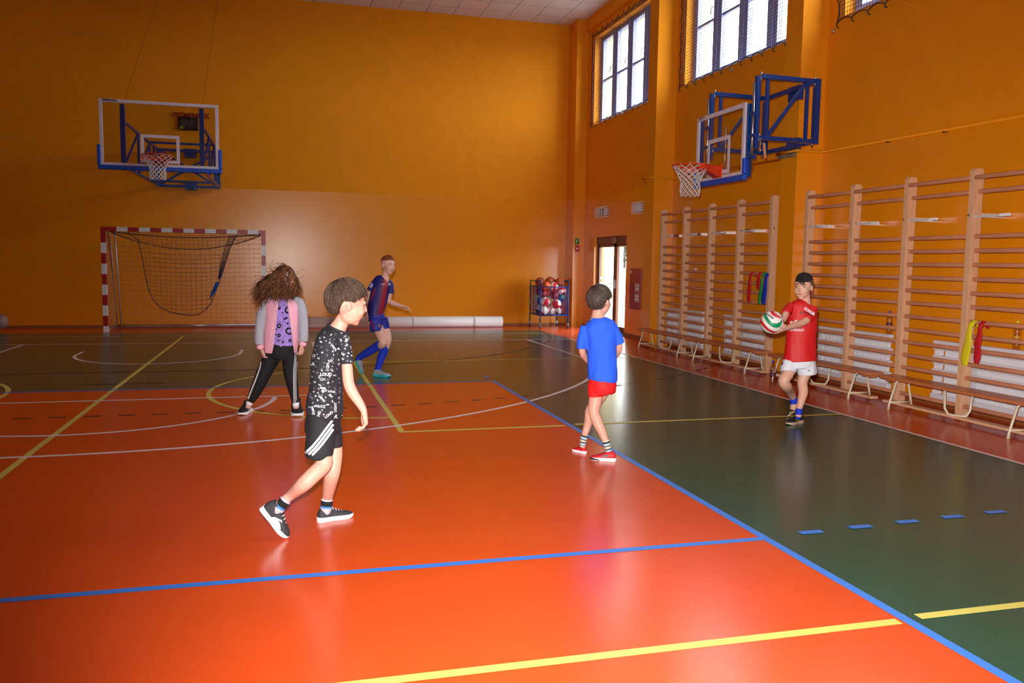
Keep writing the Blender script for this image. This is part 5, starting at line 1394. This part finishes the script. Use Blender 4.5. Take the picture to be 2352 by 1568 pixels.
Cp.limb(Cp.body, [(880, 745, .05, 10), (888, 765, .05, 9.5), (891, 782, .03, 8.6), (885, 800, .05, 8.6), (876, 820, .06, 8), (869, 842, .05, 6), (867, 852, .05, 6)])
Cp.finish_body(m_skin3, .005); Cp.face_parts(mat('ginger_brow', (150, 96, 60), .8))
m_gin = mat('ginger_hair', (128, 62, 28), .6)
Cp.short_hair(m_gin, .030, front=.50, side=.42, back=.28, n=700, ln=.09, m2=mat('ginger_hair_light', (150, 80, 40), .6), seed=8, strand_r=.009)
m_fb = mat('navy_blue_jersey', (20, 24, 110), .6); m_fr = mat('dark_red_jersey', (140, 14, 46), .6); m_fm = mat('plum_jersey', (70, 16, 80), .6)
g = MB()
Cp.torso(g, [(884, 640, 0, 12, .06), (879, 646, 0, 20, .085), (876, 655, 0, 22, .10), (872, 672, 0, 22, .105), (867, 695, 0, 21, .10), (863, 715, 0, 19, .10), (862, 724, 0, 18.5, .10)])
Cp.limb(g, [(868, 648, -.01, 9), (860, 653, -.02, 9.5), (854, 661, -.02, 9.3), (850, 668, -.02, 8.8)]); Cp.limb(g, [(888, 647, .01, 8), (895, 652, .02, 8), (897.5, 664, .02, 7.3), (898, 674, .02, 7)])
def kit(p):
    q = p - CAM_POS; dd = q.dot(_w); u = 1176 + F_PX * q.dot(_r3) / dd; v = 784 - F_PX * q.dot(_u3) / dd
    if Cp.off(p) > .06: return 0 if int(u * .22) % 2 else 1
    ax = 887 - (v - 640) * .16 - .0012 * (v - 640) ** 2 * 0; e = u - ax
    if v < 640: return 0
    if -5 < e < 6: return 1
    if -8 < e <= -5: return 2
    if -10 < e <= -8: return 0
    if -13 < e <= -10: return 2
    if 6 <= e < 8: return 2
    if 662 < v < 690 and abs(u - (861 - (v - 662) * .28)) < 2.2: return 1
    return 0
o, out = remesh(g, 'football_shirt', .0045, [m_fb, m_fr, m_fm], Cp.t, 4, wrinkle=.004, wscale=12, matfn=kit); bC = bvh_of(out)
m_crest = mat('pale_badge', (220, 214, 190), .6)
decal('sleeve_badge', [blob(852, 655, 4, 5, 15, 14), ], bC, mat('white_badge', (214, 216, 226), .6), o)
decal('sleeve_badge_mark', [blob(852, 655, 2.2, 2.8, 15, 10, .5)], bC, mat('navy_mark', (30, 34, 90), .6), o, lift=.003)
decal('chest_tick', [strip([(876.5, 651.5), (878.5, 653.5), (884, 651)], 1.3, 6)], bC, m_crest, o)
decal('chest_crest', [blob(894.5, 652.5, 1.7, 2.8, 0, 10)], bC, m_crest, o)
g = MB(); Cp.torso(g, [(863, 720, 0, 18, .095), (866, 735, 0, 20, .10)]); Cp.limb(g, [(862, 732, -.04, 14), (864, 750, -.05, 15), (864, 761, -.06, 15)]); Cp.limb(g, [(878, 732, .04, 13), (883, 745, .05, 11.5), (886, 755, .05, 10)])
o, out = remesh(g, 'shorts', .007, mat('royal_blue_shorts', (22, 34, 140), .6), Cp.t, 4, wrinkle=.004); bC2 = bvh_of(out)
decal('red_side_stripe', [strip([(851, 733), (857, 750), (862, 763)], 3, 8)], bC2, m_fr, o); decal('shorts_crest', [blob(871.5, 748, 3.2, 3.6, 0, 10)], bC2, mat('gold_crest', (160, 120, 60), .6), o); decal('shorts_crest_field', [blob(871.5, 748.6, 1.8, 2.2, 0, 10)], bC2, m_fr, o, lift=.003)
m_bsock = mat('royal_blue_sock', (18, 50, 190), .8)
sock(Cp, [(873, 791, -.06, 10), (867, 795, -.03, 10), (846, 808, .04, 9.6), (826, 820, .08, 7.2), (822, 828, .08, 7.5)], [(0, 0)], [m_bsock])
sock(Cp, [(885, 791, .04, 9.8), (884, 800, .05, 9.8), (876, 820, .06, 9.2), (869, 842, .05, 7.2), (868, 850, .05, 7.4)], [(0, 0)], [m_bsock])
m_shC = mat('grey_football_shoe', (150, 156, 166), .5); m_shCs = mat('turquoise_sole', (60, 180, 190), .5)
shoe(Cp, G(858, 863), G(897, 866.5), Z, m_shC, m_shCs, m_lace=m_black)
ctoe = G(831, 861); coff = Cp.off(ctoe)
shoe(Cp, Cp.J(816, 829, coff - .12), Cp.J(831, 859, coff), RIGHT_H * .85 + Z * .35 - FWD_H * .2, m_shC, m_shCs, m_lace=m_black, H=.95)

# ---------------------------------------------------------------- D: boy in blue T-shirt, seen from behind
D = Person('boy in plain blue T-shirt and red shorts, seen from behind with crossed legs', -.25, -4.05)
D.head(D.J(1378, 692, 0), .222, FWD_H * .82 + RIGHT_H * .57, Z)
D.limb(D.body, [(1375, 708, 0, 14), (1373, 722, 0, 14), (1373, 735, 0, 19)])
D.torso(D.body, [(1376, 750, 0, 30, .075), (1381, 790, 0, 28, .08), (1384, 840, 0, 28, .08), (1384, 880, 0, 25, .08)])
D.limb(D.body, [(1347, 757, 0, 7.5), (1338, 795, .0, 8), (1339, 812, .03, 8), (1352, 830, .12, 6.5), (1366, 838, .17, 5.5)])
D.hand(D.J(1366, 838, .17), RIGHT_H * .9 + FWD_H * .2, -Z * .3 + FWD_H * .2, size=.125, curl=.5, thumb=1, wr=.016)
D.limb(D.body, [(1406, 757, 0, 7.5), (1421, 788, .0, 8), (1421, 806, .03, 7.5), (1410, 820, .12, 6.5), (1398, 830, .17, 5.5)])
D.hand(D.J(1398, 830, .17), -RIGHT_H * .9 + FWD_H * .2, -Z * .3 + FWD_H * .2, size=.125, curl=.5, thumb=-1, wr=.016)
hn = G(1398, 1057); on_ = D.off(hn); hf = G(1342, 1041); of_ = D.off(hf)
D.limb(D.body, [(1371, 880, 0, 14), (1370, 900, 0, 15), (1368, 918, -.01, 16), (1364, 945, -.03, 13), (1372, 968, on_ * .5, 12.8), (1382, 990, on_ * .8, 10.5), (1393, 1018, on_, 7.2), (1397, 1034, on_, 6.5)])
D.limb(D.body, [(1398, 880, .04, 12), (1380, 912, .13, 13), (1357, 940, .20, 12), (1353, 962, .20, 10.8), (1347, 985, of_, 8.8), (1341, 1005, of_, 6.8), (1339, 1018, of_, 6)])
D.finish_body(m_skin)
D.face_parts()
D.short_hair(mat('dark_brown_hair', (56, 44, 38), .55), .066, front=.30, side=.04, back=-.80, n=2600, strand_r=.0065, jitter=.4, ln=.19, m2=mat('dark_brown_hair_light', (84, 68, 60), .5), seed=14, top_extra=.01)
m_bt = mat('bright_blue_cotton', (34, 92, 236), .85, bump=.08, bscale=200)
g = MB()
D.torso(g, [(1373, 730, 0, 17, .06), (1374, 737, 0, 27, .08), (1376, 748, 0, 37, .095), (1380, 768, 0, 36, .10), (1382, 808, 0, 34, .10), (1383, 836, 0, 34.5, .105), (1384, 868, 0, 34.5, .108), (1384, 873, 0, 34.5, .108)])
D.limb(g, [(1347, 750, 0, 12), (1341, 770, 0, 13), (1337, 790, 0, 13.5), (1336, 801, 0, 13.5)]); D.limb(g, [(1405, 749, 0, 12), (1414, 768, 0, 12.5), (1421, 782, 0, 12), (1424, 790, 0, 11.5)])
o, out = remesh(g, 't_shirt', .006, m_bt, D.t, 4, wrinkle=.007, wscale=15, seed=4)
cr = MB(); cr.tube([D.J(1373, 729.5, 0) + RIGHT_H * .052 * math.cos(a) + FWD_H * .052 * math.sin(a) - Z * .006 for a in [2 * PI * k / 20 for k in range(20)]], .006, 6, closed=True); cr.build('collar', m_bt, o, smooth=True)
g = MB(); D.torso(g, [(1384, 866, 0, 30, .098), (1384, 882, 0, 32, .105), (1385, 896, .01, 30, .10)]); D.limb(g, [(1370, 880, 0, 20), (1370, 897, 0, 20.5), (1371, 909, 0, 20.5)]); D.limb(g, [(1398, 880, .03, 16.5), (1401, 893, .05, 14.5), (1402, 901, .06, 13)])
remesh(g, 'shorts', .006, mat('bright_red_shorts', (226, 20, 24), .7), D.t, 4, wrinkle=.004)
m_s1 = mat('cream_sock_knit', (196, 190, 168), .9); m_s2 = mat('dark_teal_ring', (20, 40, 46), .9); m_s3 = mat('pale_blue_sock', (170, 190, 204), .9)
cuts = [(0, 1), (.16, 2), (.36, 1), (.42, 0), (.62, 1), (.68, 2), (.84, 1), (.90, 0)]
sock(D, [(1392, 1013, on_, 9), (1395, 1025, on_, 8.6), (1399, 1041, on_, 6.8)], cuts, [m_s1, m_s2, m_s3]); sock(D, [(1343, 999, of_, 8.4), (1340, 1010, of_, 8.2), (1338, 1025, of_, 6.4)], cuts, [m_s1, m_s2, m_s3])
m_shD = mat('red_trainer_mesh', (190, 20, 34), .6, bump=.2, bscale=240)
s1, Wd = shoe(D, G(1415, 1059), G(1355, 1055), Z, m_shD, m_shs, m_lace=mat('dark_red_laces', (90, 10, 20), .7), H=1.05)
for sy in (-1, 1):
    mb = MB(); mb.add([Wd(.25, sy * .0315, .045), Wd(.52, sy * .034, .036), Wd(.50, sy * .030, .05), Wd(.30, sy * .029, .058)], [(0, 1, 2, 3) if sy > 0 else (3, 2, 1, 0)]); mb.build('dark_side_patch', m_black, s1)
mb = MB(); mb.add([Wd(a, b, c_) for a, b, c_ in ((.60, -.041, .003), (.80, -.042, .006), (.92, -.034, .010), (1.0, -.016, .013), (1.0, -.016, .027), (.92, -.034, .026), (.80, -.042, .022), (.66, -.041, .018))] + [Wd(a, -b, c_) for a, b, c_ in ((.60, -.041, .003), (.80, -.042, .006), (.92, -.034, .010), (1.0, -.016, .013), (1.0, -.016, .027), (.92, -.034, .026), (.80, -.042, .022), (.66, -.041, .018))], [(0, 1, 6, 7), (1, 2, 5, 6), (2, 3, 4, 5), (15, 14, 9, 8), (14, 13, 10, 9), (13, 12, 11, 10)]); mb.build('black_toe_edge', m_black, s1)
s2, Wd = shoe(D, G(1345, 1042), G(1315, 1034), Z, m_shD, m_shs, m_lace=mat('dark_red_laces', (90, 10, 20), .7), H=1.1)

# ---------------------------------------------------------------- E: boy in red holding the ball
E = Person('boy in red football shirt and white shorts holding a volleyball in both hands', 2.1, -3.1)
E.head(E.J(1845, 659.5, 0), .232, -RIGHT_H * .60 - FWD_H * .80 - Z * .06, Z)
E.limb(E.body, [(1849, 674, .0, 10.5), (1850, 686, .0, 10.5), (1848, 698, 0, 15)])
E.torso(E.body, [(1843, 706, 0, 26, .065), (1841, 745, 0, 26, .075), (1838, 795, 0, 27, .075), (1837, 832, 0, 26, .075)])
bc_off = -.28; bC_ = E.J(1773.5, 740, bc_off); rB = .1015
E.limb(E.body, [(1815, 707, -.02, 8.5), (1804, 722, -.10, 8), (1800, 732, -.15, 7.5), (1795, 737, -.20, 6.2), (1790, 739, -.235, 5.2)])
E.limb(E.body, [(1866, 712, -.02, 9), (1856, 730, -.06, 9), (1848, 738, -.10, 8.6), (1830, 746, -.17, 7.5), (1806, 753, -.30, 5.6)])
# his left hand under the ball, his right hand behind it
wl = E.J(1806, 753, -.30)
tgt = (bC_ - wl); 
E.hand(wl, -RIGHT_H * .86 - Z * .20 - FWD_H * .42, FWD_H * .75 + Z * .55, size=.155, curl=.17, spread=.26, thumb=-1, tcurl=.35, wr=.019)
wr_ = E.J(1793, 737, -.225)
E.hand(wr_ + FWD_H * .02, -RIGHT_H * .55 + FWD_H * .25 - Z * .5, bC_ - (wr_ + FWD_H * .05), size=.13, curl=.25, spread=.2, thumb=1, tcurl=.4, wr=.016)
tr = G(1822, 975); oR = E.off(tr); tl_ = G(1809, 958); oL = E.off(tl_)
E.limb(E.body, [(1820, 840, 0, 12), (1810, 858, -.04, 13), (1800, 874, -.06, 13), (1806, 886, -.01, 12.5), (1813, 897, oL * .6, 10.5), (1822, 914, oL, 7.2), (1823, 928, oL, 7.5), (1822, 938, oL, 8)])
E.limb(E.body, [(1851, 840, 0, 13), (1848, 860, -.01, 13), (1843, 878, -.02, 11.5), (1845, 900, oR * .6, 11), (1840, 922, oR, 8.6), (1835, 941, oR, 6.8), (1834, 955, oR, 7.5)])
E.finish_body(m_skin2); E.face_parts(mat('dark_brow', (50, 36, 30), .8))
E.short_hair(mat('buzzed_side_hair', (92, 74, 70), .8), .008, front=.62, side=-.05, back=-.45, n=0, name='shaved_hair')
m_bh = mat('near_black_hair', (30, 24, 24), .6, spec=.3)
E.short_hair(m_bh, .055, front=.40, side=.58, back=.50, n=700, ln=.22, flow=(-.5, .6, 0), m2=mat('dark_hair_light', (48, 40, 40), .4), seed=21, name='long_top_hair', top_extra=.02)
fr_ = MB()
for k in range(26):
    a = -.16 + .26 * k / 25; l_ = .12 + .16 * abs(math.sin(k * 1.9)) * (1 if k < 17 else .5)
    fr_.tube([E.L(a * .7 + .05 * math.sin(k * 7.1), .10 + .1 * math.sin(k * 3.3) ** 2, .470 - .02 * math.sin(k * 5.3) ** 2), E.L(a, .365 + .02 * math.sin(k * 2.7), .37), E.L(a * 1.05 - .02, .405, .36 - l_ * .6), E.L(a * 1.05 - .05, .40, .36 - l_)], [.010 * E.H, .015 * E.H, .010 * E.H, .002 * E.H], 5)
fr_.build('fringe', m_bh, E.t, smooth=True)
m_rs = mat('red_football_jersey', (206, 16, 20), .6, bump=.08, bscale=260); m_rd = mat('dark_red_trim', (110, 8, 16), .6)
g = MB()
E.torso(g, [(1849, 693, 0, 12, .05), (1846, 699, 0, 24, .075), (1844, 707, 0, 31, .085), (1843, 725, 0, 33, .09), (1841, 760, 0, 34, .095), (1838.5, 797, 0, 36, .10), (1837.5, 822, 0, 37.5, .105), (1837.5, 828, 0, 37.8, .106)])
E.limb(g, [(1816, 704, -.01, 11), (1808, 714, -.06, 11), (1803, 721, -.09, 10.5)]); E.limb(g, [(1867, 708, -.01, 12.5), (1860, 722, -.05, 12.5), (1853, 733, -.08, 12)])
o, out = remesh(g, 'football_shirt', .006, m_rs, E.t, 5, wrinkle=.0045, wscale=11, seed=9); bE = bvh_of(out)
decal('sleeve_lettering', [txt('KOHLER', 1859, 715, 8.6, -33, .05, xs=.85)], bE, m_print, o)
decal('chest_lettering', [txt('CHEVROLET', 1827, 757.5, 7.6, -3, .03, xs=.98)], bE, m_print, o)
decal('chest_emblem', [strip([(1815, 740), (1844, 744.5)], 5.2, 8), strip([(1828.5, 735), (1829.5, 751)], 6, 8)], bE, m_print, o)
decal('chest_emblem_field', [strip([(1817, 740.5), (1842, 744.2)], 3, 8), strip([(1828.7, 737), (1829.4, 749)], 3.4, 8)], bE, mat('gold_field', (190, 150, 60), .6), o, lift=.003)
decal('maker_triangle', [([(1814, 721), (1820.5, 722.5), (1818, 715)], [(0, 1, 2)])], bE, mat('very_dark_red', (60, 4, 10), .6), o)
decal('crest', [blob(1841, 718, 3.4, 3.8, 0, 12)], bE, mat('crest_dark', (120, 60, 40), .6), o)
decal('sleeve_band', [strip([(1846, 717), (1856, 719), (1866, 727)], 3, 8)], bE, m_rd, o)
cr = MB(); cr.tube([E.J(1849, 694, 0) + RIGHT_H * .045 * math.cos(a) + FWD_H * .048 * math.sin(a) + Z * (.012 * math.sin(a)) for a in [2 * PI * k / 20 for k in range(20)]], .006, 6, closed=True); cr.build('collar', m_rd, o, smooth=True)
m_ws = mat('white_shorts_cloth', (222, 222, 230), .7)
g = MB(); E.torso(g, [(1837, 820, 0, 33, .09), (1836, 835, 0, 37, .10), (1836, 844, 0, 35, .095)]); E.limb(g, [(1816, 832, -.01, 19), (1811, 845, -.02, 19), (1810, 854, -.03, 18.5)]); E.limb(g, [(1853, 832, 0, 20), (1854, 848, 0, 22), (1855, 859, 0, 22.5)])
o, out = remesh(g, 'shorts', .006, m_ws, E.t, 4, wrinkle=.0045); bW = bvh_of(out)
decal('grey_side_stripes', [strip([(1869 + 3 * k, 829), (1871 + 3 * k, 858)], 1, 6) for k in range(3)], bW, mat('grey_stripe', (150, 150, 156), .7), o)
decal('shorts_emblem', [blob(1796.5, 833, 2.6, 6, 0, 12)], bW, mat('maroon_emblem', (110, 30, 50), .7), o); decal('maker_mark', [([(1853, 852), (1862, 853.5), (1858, 847)], [(0, 1, 2)])], bW, mat('grey_stripe', (150, 150, 156), .7), o)
sock(E, [(1822, 912, oL, 8.2), (1823, 922, oL, 8), (1822, 936, oL, 6)], [(0, 0)], [m_bsock]); sock(E, [(1836, 939, oR, 8), (1834.5, 948, oR, 7.6), (1833, 960, oR, 6)], [(0, 0)], [m_bsock])
m_shE = mat('black_football_shoe', (20, 20, 22), .5); m_gum = mat('pale_gum_sole', (190, 160, 140), .6); m_neon = mat('neon_yellow', (200, 236, 20), .5)
shoe(E, G(1841, 970), G(1808, 976.5), Z, m_shE, m_gum, m_lace=m_black, stripes=m_neon, H=1.05)
shoe(E, E.J(1825, 944, oL + .02), G(1806, 958), Z * .9 - RIGHT_H * .5, m_shE, m_gum, m_lace=m_black, stripes=m_neon, H=1.05)
# the ball he holds
BALL_PH = .62
pole = (RIGHT_H * .62 + Z * .35 - FWD_H * .70).normalized(); rotm = pole.to_track_quat('Z', 'Y').to_matrix()
def vball(p):
    a = math.atan2(p.y, p.x) / (2 * PI) - .26 * math.sin(p.z * 1.5)
    f_ = ((a * 2 + BALL_PH) % 1.0)
    if f_ < .30: return 0
    if f_ < .52: return 1
    if f_ < .78: return 0
    return 2
vb = ball_mesh('volleyball', bC_, rB, vball, [m_bw, m_bg, m_br], rot=rotm, nu=300, nv=150)
tag(vb, 'white green and red volleyball held out by the boy in red', 'ball')
bb_ = BVHTree.FromPolygons([v.co.copy() for v in vb.data.vertices], [tuple(p.vertices) for p in vb.data.polygons])
decal('ball_lettering', [txt('molten', 1768.5, 725, 7.5, -36, .03, shear=.2)], bb_, m_black, vb, lift=.0008)
